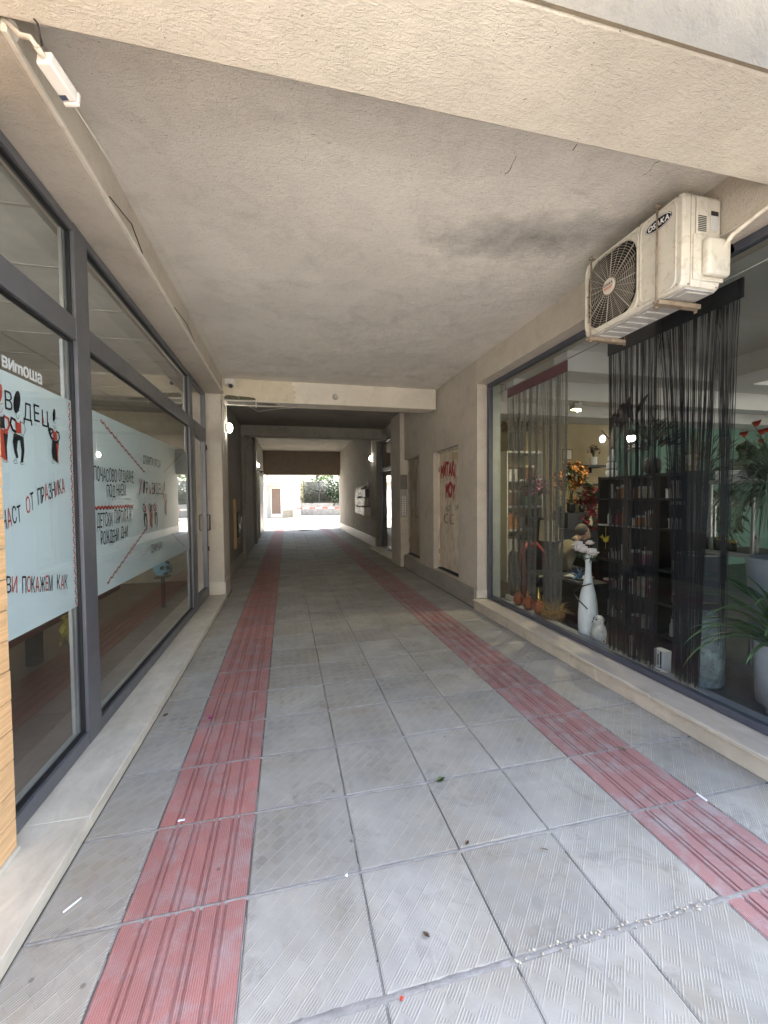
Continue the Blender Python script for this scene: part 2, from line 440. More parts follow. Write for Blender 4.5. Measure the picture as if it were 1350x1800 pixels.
def thing(name, label, cat, loc=(0, 0, 0), group=None):
    o = bpy.data.objects.new(name, None); COL.objects.link(o); o.location = loc; o.empty_display_size = .1
    return tag(o, label, cat, group)
def bx(name, mats, parent, *a, **k):
    return MB().box(*a, **k).build(name, mats, parent)
def copy_thing(o, loc):
    c = o.copy(); COL.objects.link(c); c.location = loc
    for ch in o.children:
        d = ch.copy(); COL.objects.link(d); mi_ = ch.matrix_parent_inverse.copy(); d.parent = c; d.matrix_parent_inverse = mi_
        for g in ch.children:
            e = g.copy(); COL.objects.link(e); e.parent = d
    return c

# lettering: meshes cut from the built-in typeface
_txt = {}
def glyph(ch):
    if ch in _txt: return _txt[ch]
    cu = bpy.data.curves.new('lettering_source', 'FONT'); cu.body = ch; cu.size = 1.0
    o = bpy.data.objects.new('lettering_source', cu); COL.objects.link(o)
    dg = bpy.context.evaluated_depsgraph_get(); dg.update()
    me = bpy.data.meshes.new_from_object(o.evaluated_get(dg))
    vs = [v.co.copy() for v in me.vertices]; fs = [tuple(p.vertices) for p in me.polygons]
    bpy.data.objects.remove(o); bpy.data.curves.remove(cu); bpy.data.meshes.remove(me)
    if vs:
        x0 = min(v.x for v in vs); x1 = max(v.x for v in vs)
        vs = [Vector((v.x-x0, v.y, 0)) for v in vs]; wd = x1-x0
    else: wd = .25
    _txt[ch] = (vs, fs, wd); return _txt[ch]
def letters(mb, text, o, u, v, height, width, shear=0, jit=0, gap=.09, red=None, redi=1, arc=0, bold=0):
    """writes text from o along u (width long) with cap height along v; every letter is real flat vinyl"""
    o, u, v = Vector(o), Vector(u).normalized(), Vector(v).normalized()
    tot = sum(glyph(c)[2]+gap for c in text)-gap
    sx = width/tot; sy = height/.73; x = 0
    for i, c in enumerate(text):
        vs, fs, wd = glyph(c)
        if vs:
            mb.mi = redi if (red and red(i, c)) else 0
            dy = random.uniform(-jit, jit)*height; rot = random.uniform(-jit, jit)*.6; sc = 1+random.uniform(-jit, jit)
            offs = [(0, 0)] if not bold else [(0, 0), (bold, 0), (0, bold), (bold, bold)]
            for (ax, ay) in offs:
                out = []
                for p in vs:
                    px = (x + p.x + shear*p.y)*sx + ax*height; py = p.y*sy*sc + dy + ay*height
                    px += -rot*py*.5; py += rot*(p.x-wd/2)*sx
                    nn = u.cross(v)*(.0004*(ax > 0) + .0006*(ay > 0))
                    out.append(mb._v(o + u*px + v*py + nn))
                for f in fs:
                    try:
                        q = mb.bm.faces.new([out[k] for k in f]); q.material_index = mb.mi
                    except ValueError: pass
        x += wd+gap
    mb.mi = 0
    return mb
def poly2(mb, pts, o, u, v):
    o, u, v = Vector(o), Vector(u), Vector(v)
    mb.face([o + u*a + v*b for a, b in pts])
def stroke(mb, pts, wd, o, u, v):
    """a drawn line of width wd through 2-D points"""
    o, u, v = Vector(o), Vector(u), Vector(v)
    L = []; Rr = []
    for i, (a, b) in enumerate(pts):
        q0 = pts[max(i-1, 0)]; q1 = pts[min(i+1, len(pts)-1)]
        d = Vector((q1[0]-q0[0], q1[1]-q0[1])); d = d.normalized() if d.length else Vector((1, 0)); n = Vector((-d.y, d.x))*wd*.5
        L.append(o + u*(a+n.x) + v*(b+n.y)); Rr.append(o + u*(a-n.x) + v*(b-n.y))
    for i in range(len(pts)-1):
        mb.face([Rr[i], Rr[i+1], L[i+1], L[i]])
def oval(n, cx, cy, rx, ry, rot=0):
    out = []
    for i in range(n):
        t = 2*math.pi*i/n; a, b = rx*math.cos(t), ry*math.sin(t)
        out.append((cx + a*math.cos(rot) - b*math.sin(rot), cy + a*math.sin(rot) + b*math.cos(rot)))
    return out

# ------------------------------------------------------------------ ground, pavement, courtyard
def structure(o): return tag(o, kind='structure')
structure(MB().box(-60, 60, -45, 90, -.35, -.03).build('ground', M('street_concrete', (.50, .48, .44), .9, var=.12, bs=60)))
structure(MB().box(-12, 14, -6, 1.32, -.03, -.0092).box(-1.5, 3.2, 1.32, 24.4, -.03, -.0092).build('pavement_bed', 'joint'))
X0 = -.1942; Y0 = 1.3393
def slab_top(mb, x0, x1, y0, y1, mi, bev=.006):
    bev = random.uniform(.005, .010)
    z = random.uniform(-.0012, .0012); t = [z + random.uniform(-.0009, .0009) for _ in range(4)]
    mb.mi = mi
    A = [mb._v(p) for p in ((x0, y0, -.009), (x1, y0, -.009), (x1, y1, -.009), (x0, y1, -.009))]
    ch = .0035
    C = [mb._v(p) for p in ((x0, y0, t[0]-ch), (x1, y0, t[1]-ch), (x1, y1, t[2]-ch), (x0, y1, t[3]-ch))]
    B = [mb._v(p) for p in ((x0+bev, y0+bev, t[0]), (x1-bev, y0+bev, t[1]), (x1-bev, y1-bev, t[2]), (x0+bev, y1-bev, t[3]))]
    f = mb.bm.faces.new(B); f.material_index = mi
    mb._bridge(A, C, False); mb._bridge(C, B, False)
def red_top(mb, x0, x1, y0, y1):
    mi = 1 if x0 < 1 else 3; mb.mi = mi; z = random.uniform(-.001, .001); pr = [(x0, -.009), (x0+.001, z-.003), (x0+.005, z)]
    W = (x1-x0)
    for k in range(1, 5):
        c = x0 + W*k/5
        pr += [(c-.021, z), (c-.0185, z-.0075), (c-.0105, z-.0075), (c-.007, z+.0025), (c+.007, z+.0025), (c+.0105, z-.0075), (c+.0185, z-.0075), (c+.021, z)]
    pr += [(x1-.005, z), (x1-.001, z-.003), (x1, -.009)]
    A = [mb._v((a, y0, b)) for a, b in pr]; B = [mb._v((a, y1, b)) for a, b in pr]
    for i in range(len(pr)-1):
        f = mb.bm.faces.new((A[i], A[i+1], B[i+1], B[i])); f.material_index = mi
    for q in (A, list(reversed(B))):
        f = mb.bm.faces.new(list(reversed(q))); f.material_index = mi
pv = MB()
g = .004; gy = .007
for j in range(-6, 47):
    ya = Y0 + .5*(j-1) + gy; yb = Y0 + .5*j - gy
    ya = max(ya, -1.6)
    if yb > 24.38: yb = 24.38
    if yb - ya < .05: continue
    for k in range(-6, 10):
        xa = X0 + .5*k + g; xb = X0 + .5*(k+1) - g
        if ya > 1.0:
            if k < -2 or k > 5: continue
            if k == -2: xa = -1.035 if ya < 8.2 else -1.235
            if k == 5: xb = 2.825 if ya < 13.8 else 2.99
        elif xa > 6: continue
        if k in (-1, 4) : red_top(pv, xa+.001, xb-.001, ya, yb)
        else: slab_top(pv, xa, xb, ya, yb, 0)
# cross joints: smeared raised mortar
for j in range(-5, 47):
    yc = Y0 + .5*j
    if yc > 24.3: break
    x = -1.03 if yc > 1.2 else -3; xe = 2.82 if yc > 1.2 else 5.3; row = []
    big = 1.9 if j == -1 or j == 0 else 1.0
    while x < xe:
        wv = random.uniform(.005, .0125)*big; hv = random.uniform(-.0012, .0022)
        row.append([(x, yc-wv-random.uniform(0, .004)*big, -.006), (x, yc-wv*.5, hv), (x, yc+wv*.5, hv), (x, yc+wv+random.uniform(0, .003), -.006)])
        x += .035
    pv.mi = 2
    vr = [[pv._v(p) for p in q] for q in row]
    for a, b in zip(vr, vr[1:]):
        for i in range(3):
            f = pv.bm.faces.new((a[i], b[i], b[i+1], a[i+1])); f.material_index = 2; f.smooth = True
# broken mortar in the long joints
for k in range(-1, 7):
    xc = X0 + .5*k - (.5 if k == -1 else 0)*0; y = 1.0
    while y < 13:
        L = random.uniform(.06, .45)
        if random.random() < .7:
            n_ = max(2, int(L/.04)); row = []
            for i in range(n_+1):
                yy = y + L*i/n_; a = random.uniform(.0035, .0065); zt_ = random.uniform(-.0045, -.0005); s = random.uniform(-.002, .001)
                row.append([pv._v((xc+s-a, yy, -.008)), pv._v((xc+s-a*.5, yy, zt_)), pv._v((xc+s+a*.25, yy, zt_)), pv._v((xc+s+a*.5, yy, -.008))])
            for a, b in zip(row, row[1:]):
                for i in range(3):
                    f = pv.bm.faces.new((a[i], b[i], b[i+1], a[i+1])); f.material_index = 2; f.smooth = True
        y += L + random.uniform(0, .12)
structure(pv.build('pavement', ['slab', 'redslab', 'mortar', 'redslab_worn']))
cy = MB()
for j in range(34):
    for k in range(-10, 20):
        a, b = 24.42+.5*j, -1.9+.5*k
        slab_top(cy, b+.004, b+.496, a+.004, a+.496, 0)
structure(cy.build('courtyard_paving', M('courtyard_slabs', (.32, .30, .255), .8, var=.2, vs=2, dirt=.3)))
structure(MB().box(-7, 9, 24.41, 48, -.03, -.008).build('courtyard_bed', 'joint'))

# ------------------------------------------------------------------ the building the passage runs through
B = thing('passage_building', 'plastered concrete building with the covered passage running through its ground floor', 'building', (1, 1.44, 0))
bx('upper_storey', 'beam', B, -9, 14, 1.44, 24.4, 4.6, 8)
bx('front_beam', 'beam', B, -9, 14, 1.44, 1.94, 3.6, 4.598, bev=.012)
bx('beam_face_shade', M('shaded_beam_face', (.26, .215, .15), .9, var=.1, bs=60, bd=.006, dirt=.3), B, -9, 14, 1.424, 1.4385, 3.6005, 4.59)  # thin slab over the beam face, colour darkened to stand in for shade
bx('ceiling', 'ceiling', B, -1.05, 2.87, 1.94, 7.65, 3.84, 4.598)
bx('ceiling', 'shaded_wall', B, -1.25, 3.3, 8.05, 12.4, 3.86, 4.598)
bx('ceiling', 'shaded_wall', B, -1.25, 3.6, 12.8, 24.0, 4.44, 4.598)
cb = bx('cross_beam', 'beam', B, -1.08, 2.868, 7.65, 8.05, 3.46, 4.598, bev=.01)
bx('cross_beam', 'shaded_wall', B, -1.25, 3.03, 12.4, 12.8, 3.56, 4.598, bev=.01)
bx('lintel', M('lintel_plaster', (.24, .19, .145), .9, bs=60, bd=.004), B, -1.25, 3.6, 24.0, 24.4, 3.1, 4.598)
# repainted cream patch at the left end of the first cross beam, with a ragged right edge
pm = MB(); ed = [(.02, 3.47), (-.02, 3.52), (.03, 3.56), (-.01, 3.61), (.035, 3.66), (-.03, 3.70), (.01, 3.75), (-.06, 3.79), (-.04, 3.838)]
pm.prism([(-1.04, 7.649, 3.838), (-1.04, 7.649, 3.50), (-.55, 7.649, 3.485)] + [(.17+a, 7.649, b) for a, b in ed], (0, -.006, 0))
pm.build('repainted_patch', 'cream', cb, True)
pm = MB(); pm.prism([(-1.04, 7.644, 3.51), (-.98, 7.644, 3.555), (-.86, 7.644, 3.545), (-.75, 7.644, 3.54), (-.62, 7.644, 3.535), (-.52, 7.644, 3.52), (-.50, 7.644, 3.485), (-1.04, 7.644, 3.472)], (0, -.004, 0))
pm.build('mould_stain', M('mould', (.10, .095, .06), .95, var=.5, vs=25, bs=50), cb, True)
pm = MB(); pm.prism([(-1.0, 7.70, 3.459), (-.35, 7.70, 3.459), (-.12, 7.74, 3.459), (-.2, 7.80, 3.459), (-.05, 7.86, 3.459), (-.22, 7.93, 3.459), (-1.0, 7.95, 3.459)], (0, 0, -.003))
pm.build('peeled_paint', M('peeled', (.16, .15, .12), .95, var=.5, vs=18, bs=50), cb, True)
pm = MB(); pm.prism([(-.10, 7.68, 3.458), (.55, 7.68, 3.458), (.5, 7.74, 3.458), (.2, 7.76, 3.458), (.24, 7.90, 3.458), (-.04, 7.93, 3.458), (.0, 7.86, 3.458), (-.10, 7.8, 3.458)], (0, 0, -.003))
pm.build('white_filler', M('filler', (.50, .48, .45), .9, var=.15, vs=18, bs=50), cb, True)
# left side
bx('fascia', 'fascia', B, -1.45, -1.05, 1.94, 7.62, 3.56, 4.598, bev=.008)
bx('pillar', 'wall', B, -1.46, -1.08, 7.62, 8.34, 0, 4.598, bev=.01)
bx('left_wall', 'shaded_wall', B, -1.7, -1.25, 8.34, 24.39, 0, 4.597)
for ya, yb in ((12.4, 12.82), (16.7, 17.1)):
    bx('pilaster', 'shaded_wall', B, -1.25, -1.15, ya, yb, 0, 3.555 if ya < 13 else 4.438, bev=.01)
bx('skirting', 'plinth', B, -1.25, -1.225, 8.345, 12.39, 0, .28)
bx('skirting', 'lightstone', B, -1.085, -1.062, 7.60, 8.2, 0.002, .30, bev=.004)
bx('skirting', 'lightstone', B, -1.36, -1.086, 7.597, 7.62, .078, .30, bev=.004)
# right side
bx('fascia', 'fascia', B, 2.87, 3.3, 1.94, 5.9, 3.48, 4.598, bev=.008)
wr = MB()
for ya, yb, zb, zt in ((5.9, 6.62, 0, 4.597), (6.62, 7.86, 2.65, 4.597), (7.86, 8.76, 0, 4.597), (8.76, 9.95, 2.69, 4.597), (6.62, 7.86, 0, .31), (8.76, 9.95, 0, .33)):
    wr.box(2.885, 3.11, ya, yb, zb, zt)
wr.build('right_wall', 'wall', B)
bx('pillar', 'wall', B, 2.77, 3.0, 9.95, 10.85, 0, 4.597, bev=.01)
bx('entrance_header', 'wall', B, 2.9, 3.5, 10.85, 13.9, 3.68, 4.596)
bx('right_wall', 'shaded_wall', B, 3.03, 3.8, 13.9, 24.39, 0, 4.596)
pl = MB()
y = 5.93
while y < 9.9:
    y2 = min(9.94, y + .62); pl.box(2.845, 2.884, y+.002, y2-.002, .001, .30 + random.uniform(-.004, .004), bev=.004); y = y2
pl.build('skirting', 'plinth', B)
bx('skirting', 'plinth', B, 2.99, 3.03, 14.0, 24.3, .001, .34)
bx('skirting', 'lightstone', B, 2.86, 3.09, 5.872, 5.898, .16, .285, bev=.004)
# rooms on either side
ri = M('room_wall', (.42, .37, .28), .9)
bx('room_floor', woodmat('laminate', (.15, .10, .07), 'y', .3), B, -7.5, -1.41, 1.2, 9.2, -.02, .06)
bx('room_wall', ri, B, -7.6, -7.5, 1.2, 9.2, -.02, 3.5)
bx('room_wall', ri, B, -7.5, -1.47, 9.2, 9.3, -.02, 3.5)
rc = MB(); rc.box(-7.5, -1.46, 1.94, 9.2, 3.5, 3.55)
rc.mi = 1
for k in range(10):
    rc.box(-7.5, -1.46, 2.2+.72*k, 2.222+.72*k, 3.494, 3.5)
    if k < 8: rc.box(-7.2+.72*k, -7.178+.72*k, 1.95, 9.19, 3.4935, 3.4995)
rc.build('room_ceiling', [M('ceiling_panel', (.50, .48, .43), .9), M('ceiling_grid', (.34, .32, .28), .6)], B)
sw = M('yellow_wall', (.40, .325, .195), .9, var=.06); gw = M('green_wall', (.15, .27, .215), .9, var=.06)
bx('shop_floor', M('shop_tiles', (.05, .048, .05), .4, var=.1), B, 3.11, 12.5, 1.5, 8.0, -.02, .10)
bx('shop_wall', sw, B, 3.11, 6.95, 7.6, 7.7, .0, 3.5)
bx('shop_wall', gw, B, 6.95, 12.5, 7.57, 7.7, .0, 3.5)
bx('shop_wall', sw, B, 12.5, 12.6, 1.5, 7.7, .0, 3.5)
bx('shop_wall', M('grey_green_wall', (.38, .40, .34), .9), B, 3.11, 3.26, 5.86, 7.6, .1, 3.5)
wc = M('shop_ceiling_paint', (.62, .61, .58), .9, var=.03)
sc = MB(); sc.box(3.11, 12.5, 1.5, 7.6, 3.5, 3.56)
sc.box(3.3, 12.5, 6.9, 7.57, 3.27, 3.499); sc.box(3.3, 12.5, 5.55, 5.85, 3.22, 3.499); sc.box(3.3, 12.5, 4.35, 4.6, 3.25, 3.499)
sc.box(5.6, 6.2, 1.5, 4.35, 3.25, 3.4985)
sc.build('shop_ceiling', wc, B)
bx('corner_pillar', 'beam', B, 3.0, 3.3, 1.44, 1.75, 0, 3.598, bev=.01)
bx('shop_wall', gw, B, 3.3, 6.6, 1.62, 1.75, .0, 3.49)  # street-side wall out of view, added to cut daylight in the shop
bx('corner_pillar', 'beam', B, 9.5, 10.2, 1.44, 1.9, 0, 3.598, bev=.01)
bx('corner_pillar', 'beam', B, -7.4, -6.8, 1.44, 1.9, 0, 3.598, bev=.01)
# hairline cracks in the ceiling plaster
ck = MB(); random.seed(3); MAT['crack'] = flat('crack', (.03, .025, .02), 1)
for x, y, n in ((1.22, 2.18, 16), (1.36, 2.30, 10), (.17, 2.47, 6), (1.6, 2.15, 8), (2.3, 2.3, 7)):
    a = random.uniform(-.6, .9)
    for k in range(n):
        a += random.uniform(-.8, .8); x2, y2 = x+.022*math.cos(a), y+.022*math.sin(a); wd = random.uniform(.0008, .003)
        ck.face([(x-wd, y, 3.8385), (x2-wd, y2, 3.8385), (x2+wd, y2+wd, 3.8385), (x+wd, y+wd, 3.8385)]); x, y = x2, y2
    ck.build('ceiling_crack', 'crack', B); ck = MB()

# ------------------------------------------------------------------ steps under the shop windows
random.seed(5)
t = thing('stone_step', 'low cream marble step under the grey framed studio window', 'step', (-1.2, 4, 0))
sm = MB()
for ya, yb in ((1.0, 2.42), (2.42, 4.5), (4.5, 6.35), (6.35, 7.596)):
    sm.box(-1.42, -1.036, ya+.001, yb-.001, 0, .074 if yb < 6.5 else .076, bev=.005)
sm.build('tread', 'marble', t)
t = thing('stone_step', 'beige stone step with overhanging slab under the flower shop window', 'step', (2.95, 4, 0))
sm = MB(); rm = MB()
for ya, yb in ((1.5, 2.65), (2.65, 4.4), (4.4, 5.868)):
    sm.box(2.782, 3.12, ya+.001, yb-.001, .124, .158, bev=.006)
for ya, yb in ((1.5, 3.3), (3.3, 5.868)):
    rm.box(2.812, 3.1, ya+.0015, yb-.0015, 0, .123, bev=.003)
sm.build('tread', 'stone', t); rm.build('riser', M('riser_stone', (.54, .475, .385), .6, var=.18, vs=3, dirt=.4, dirtc=(.2, .17, .13), bs=40), t)

# ------------------------------------------------------------------ wood cladding at the far left
t = thing('wood_cladding', 'pine board cladding on the corner beside the studio window', 'cladding', (-1.5, 1.7, 0))
wb = MB(); z = .10
while z < 3.55:
    h = .142; wb.box(-1.75, -1.272+random.uniform(-.0015, .0015), 1.0, 2.252, z+.0015, z+h-.0015, bev=.003); z += h
wb.build('board', 'wood', t)
bx('backing', 'dark', t, -1.74, -1.285, 1.01, 2.24, .1, 3.55)
bx('base', 'lightstone', t, -1.74, -1.262, 1.0, 2.262, .0745, .099, bev=.004)

# ------------------------------------------------------------------ left shopfront
F = thing('studio_shopfront', 'anthracite aluminium shopfront of the dance studio on the left of the passage', 'shopfront', (-1.36, 4.5, .075))
fr = MB(); xa, xb = -1.405, -1.33
P = ((2.20, 2.28), (3.14, 3.33), (6.40, 6.60), (7.535, 7.595))
for k, (a, b) in enumerate(P):
    fr.box(xa, xb, a, b, .077, 3.558, bev=.004)
    if k in (0, 1, 2):
        c = P[k+1][0]; e = .001
        fr.box(xa+.002, xb-.002, b+e, c-e, .078, .165, bev=.004); fr.box(xa+.002, xb-.002, b+e, c-e, 3.50, 3.557, bev=.004); fr.box(xa+.002, xb-.002, b+e, c-e, 2.79, 2.94, bev=.004)
fr.build('frame', 'alu', F)
gk = MB(); bd = MB()
for (a, b) in ((2.28, 3.14), (3.33, 6.40)):
    for z0, z1 in ((.165, 2.79), (2.94, 3.50)):
        for q in ((a+.0005, a+.014), (b-.014, b-.0005)): gk.box(-1.375, -1.352, q[0], q[1], z0+.0005, z1-.0005)
        for q in ((z0+.0005, z0+.012), (z1-.012, z1-.0005)): gk.box(-1.374, -1.353, a+.0145, b-.0145, q[0], q[1])
gk.build('gasket', 'gasket', F)
for (a, b) in ((2.28, 3.14), (3.33, 6.40)):
    bd.box(-1.40, -1.378, b-.075, b-.045, .18, 2.775, bev=.003); bd.box(-1.40, -1.378, b-.036, b-.02, .18, 2.775, bev=.003)
    bd.box(-1.40, -1.378, a+.02, a+.04, .18, 2.775, bev=.003); bd.box(-1.401, -1.379, a+.045, b-.08, .18, .20, bev=.003)
    bd.box(-1.40, -1.378, b-.05, b-.025, 2.955, 3.49, bev=.003)
bd.build('inner_bead', 'alu_light', F)
for (a, b) in ((2.28, 3.14), (3.33, 6.40)):
    for z0, z1 in ((.165, 2.79), (2.94, 3.50)):
        q = MB(); q.face([(-1.364, a, z0), (-1.364, b, z0), (-1.364, b, z1), (-1.364, a, z1)]); q.build('pane', 'glass', F)
dl = MB()
for a, b, z0, z1 in ((6.605, 6.675, .17, 2.785), (7.46, 7.53, .17, 2.785), (6.677, 7.458, .17, .25), (6.677, 7.458, 2.71, 2.785)): dl.box(-1.39, -1.322, a, b, z0, z1, bev=.004)
dl = dl.build('door_leaf', 'alu', F)
q = MB(); q.face([(-1.36, 6.675, .25), (-1.36, 7.46, .25), (-1.36, 7.46, 2.71), (-1.36, 6.675, 2.71)]); q.build('glass', 'glass', dl)
q = MB(); q.tube([(-1.322, 7.49, 1.22), (-1.28, 7.49, 1.22), (-1.28, 7.49, 1.48), (-1.322, 7.49, 1.48)], .012, 8); q.build('handle', 'black', dl)
for zz in (2.62, .9):
    q = MB(); q.cyl((-1.316, 7.535, zz-.04), (-1.316, 7.535, zz+.04), .012); q.build('hinge', 'black', dl)
q = MB(); q.face([(-1.364, 6.60, 2.94), (-1.364, 7.535, 2.94), (-1.364, 7.535, 3.5), (-1.364, 6.60, 3.5)]); q.build('pane', 'glass', F)

# ------------------------------------------------------------------ window film signs of the dance club
gx = -1.369; U = (0, 1, 0); V = (0, 0, 1)
vow = lambda i, c: c in 'АОИЕУ' 
random.seed(11)
def dancer(parent, cy, top, h, skirt=False, body='ink', vest='redink', hat=True, raised=False, x=-1.3675):
    """stylised folk dancer of the club emblem: tall cap, sash, trousers or skirt"""
    o = (x, cy, top-h); k = h
    mb = MB(); r = MB()
    if hat: poly2(mb, oval(18, 0, k*.88, k*.042, k*.12, -.18), o, U, V)
    mb.mi = 0
    stroke(mb, [(k*.035*math.cos(a)-0.002, k*.70+k*.07*math.sin(a)) for a in [math.pi*1.0+math.pi*i/8 for i in range(9)]], k*.008, o, U, V)
    stroke(mb, [(-k*.05, k*.76), (0, k*.735), (k*.05, k*.76)], k*.008, o, U, V)
    if not skirt:
        poly2(mb, [(-k*.10, k*.42), (-k*.13, k*.30), (-k*.10, k*.16), (-k*.06, k*.08), (-k*.02, k*.09), (-k*.045, k*.2), (-k*.02, k*.33), (k*.03, k*.34), (k*.055, k*.2), (k*.03, k*.03), (k*.08, k*.03), (k*.12, k*.2), (k*.11, k*.40)], o, U, V)
    else:
        poly2(mb, [(-k*.07, k*.44), (-k*.12, k*.2), (-k*.10, k*.09), (k*.09, k*.02), (k*.08, k*.2), (k*.13, k*.40)], o, U, V)
    stroke(mb, [(-k*.05, k*.60), (-k*.14, k*.62), (-k*.17, k*.54), (-k*.12, k*.46), (-k*.05, k*.44)], k*.04, o, U, V)
    if raised: stroke(mb, [(-k*.05, k*.58), (-k*.13, k*.52), (-k*.19, k*.62), (-k*.2, k*.72)], k*.03, o, U, V)
    stroke(mb, [(k*.06, k*.6), (k*.14, k*.58), (k*.16, k*.5), (k*.11, k*.42), (k*.05, k*.43)], k*(.035 if skirt else .008), o, U, V)
    for sx in (-.09, .06): stroke(mb, [(k*sx, k*.06), (k*(sx-.05), k*.02), (k*(sx-.02), 0), (k*(sx+.05), k*.015), (k*(sx+.02), k*.05)], k*.007, o, U, V)
    f = mb.build('dancer_figure', body, parent)
    poly2(r, [(-k*.06, k*.63), (-k*.02, k*.58), (k*.03, k*.58), (k*.06, k*.63), (k*.065, k*.44), (-k*.05, k*.43)], (x+.0004, cy, top-h), U, V)
    if raised: r.build('sash', vest, f); r = MB(); stroke(r, [(-k*.2, k*.70), (-k*.215, k*.80)], k*.035, (x+.0004, cy, top-h), U, V)
    if raised: r.build('kerchief', vest, f); r = MB()
    if skirt: poly2(r, [(k*.03, k*.38), (k*.12, k*.37), (k*.085, k*.2), (k*.09, k*.04), (k*.06, k*.06)], (x+.0008, cy, top-h), U, V)
    r.build('kerchief' if raised and not skirt else 'sash', vest, f)
def stitch(mb, a, b, n, o, s=.020):
    """cross-stitch border of small red diamonds and dark crosses"""
    ax, ay = a; bx_, by = b; d = Vector((bx_-ax, by-ay)); L = d.length; d.normalize(); p = Vector((-d.y, d.x))
    for i in range(n):
        c = Vector(a) + d*L*(i+.5)/n; w_ = s
        mb.mi = 0; poly2(mb, [tuple(c + d*w_*.55), tuple(c + p*w_*.5), tuple(c - d*w_*.55), tuple(c - p*w_*.5)], o, U, V)
        e = c + d*L/n*.5 + p*w_*.35*(1 if i % 2 else -1)
        mb.mi = 1 if i % 2 == 0 else 0; poly2(mb, [tuple(e + d*w_*.35), tuple(e + p*w_*.35), tuple(e - d*w_*.35), tuple(e - p*w_*.35)], o, U, V)
    mb.mi = 0
sg = thing('window_sign', 'frosted blue film sign with a festival slogan on the pane beside the pine boards', 'window sign', (gx, 2.7, 1.04))
q = MB(); q.box(-1.374, -1.3715, 2.285, 3.13, 1.035, 2.395); q.build('film', 'film', sg)
lt = MB(); o0 = (gx, 0, 0)
for ch, y_, z_, w_ in (('В', 2.42, 2.195, .058), ('Д', 2.565, 2.17, .075), ('Е', 2.66, 2.18, .052), ('Ц', 2.735, 2.165, .068)):
    letters(lt, ch, (gx, y_, z_), U, V, .095, w_)
poly2(lt, oval(20, 2.515, 2.25, .026, .062, -.25), o0, U, V)
lt.build('lettering', ['ink', 'redink'], sg); lt = MB()
UU = Vector((0, math.cos(.265), math.sin(.265))); VV = Vector((0, -.12, .99))
letters(lt, 'ЧАСТ', (gx, 2.37, 1.60), UU, VV, .092, .15, .12, .06, red=lambda i, c: i == 1)
letters(lt, 'ОТ', (gx, 2.56, 1.675), UU, VV, .092, .075, .12, .06, red=lambda i, c: i == 0)
letters(lt, 'ПРАЗНИКА', (gx, 2.67, 1.715), UU, VV, .092, .30, .12, .06, red=vow)
lt.build('lettering', ['ink', 'redink'], sg); lt = MB()
UU = Vector((0, math.cos(-.165), math.sin(-.165)))
letters(lt, 'ВИ', (gx, 2.375, 1.285), UU, V, .088, .085, .1, .05, red=lambda i, c: i == 1)
letters(lt, 'ПОКАЖЕМ', (gx, 2.50, 1.262), UU, V, .088, .285, .1, .05, red=vow)
letters(lt, 'КАК', (gx, 2.83, 1.208), UU, V, .086, .12, .1, .05, red=lambda i, c: i == 1)
lt.build('lettering', ['ink', 'redink'], sg)
dancer(sg, 2.515, 2.30, .37); dancer(sg, 2.86, 2.29, .33, True, raised=True)
dancer(sg, 2.385, 2.31, .38, True, body='redink', vest='ink')
st = MB(); stitch(st, (3.045, 2.375), (3.050, 1.055), 40, o0, .024); st.build('border', ['redink', 'ink'], sg)
q = MB(); letters(q, 'виmоша', (-1.3675, 2.405, 2.398), U, (0, 0, 1), .072, .335, 0, bold=.06)
o = q.build('window_lettering', 'whitevinyl', None); tag(o, 'white word in lower case lettering on the glass above the slogan film', 'lettering')
sg = thing('window_sign', 'frosted blue film sign on the wide pane listing rentals, parties and seminars', 'window sign', (gx, 4.9, 1.04))
q = MB(); q.box(-1.374, -1.3715, 3.335, 6.39, 1.035, 2.40); q.build('film', 'film', sg)
lt = MB()
letters(lt, 'ПОЧАСОВО', (gx, 3.36, 1.885), U, V, .105, .41, .05, .05); letters(lt, 'ОТДАВАНЕ', (gx, 3.81, 1.895), U, V, .105, .335, .05, .05)
letters(lt, 'ПОД', (gx, 3.57, 1.765), U, V, .10, .16, .05, .05); letters(lt, 'НАЕМ', (gx, 3.76, 1.775), U, V, .095, .19, .05, .05)
lt.build('lettering', ['ink', 'redink'], sg); lt = MB()
letters(lt, 'ДЕТСКИ', (gx, 3.385, 1.535), U, V, .11, .27, .12, .05); letters(lt, 'ПАРТИТА И', (gx, 3.70, 1.55), U, V, .11, .36, .12, .05)
letters(lt, 'РОЖДЕНИ', (gx, 3.44, 1.405), U, V, .105, .33, .12, .05); letters(lt, 'ДНИ', (gx, 3.82, 1.42), U, V, .10, .15, .12, .05)
lt.build('lettering', ['ink', 'redink'], sg); lt = MB()
letters(lt, 'ОТКРИТИ УРОЦИ', (gx, 4.42, 2.09), U, V, .085, .56, .05, .03); lt.build('lettering', ['ink', 'redink'], sg); lt = MB(); letters(lt, 'СЕМИНАРИ', (gx, 4.58, 1.20), U, V, .085, .38, .05, .03)
lt.build('lettering', ['ink', 'redink'], sg); lt = MB()
letters(lt, 'Х', (gx, 4.28, 1.79), U, V, .15, .10, .0, .0, red=lambda i, c: True)
for ch, y_, w_ in (('Р', 4.48, .07), ('В', 4.665, .07), ('Д', 4.79, .08), ('Е', 4.89, .06), ('Ц', 4.97, .08)): letters(lt, ch, (gx, y_, 1.80), U, V, .12, w_)
poly2(lt, oval(16, 4.425, 1.865, .026, .07, -.25), o0, U, V); poly2(lt, oval(16, 4.755, 1.865, .022, .065, -.25), o0, U, V); poly2(lt, oval(16, 5.10, 1.89, .022, .065, -.25), o0, U, V)
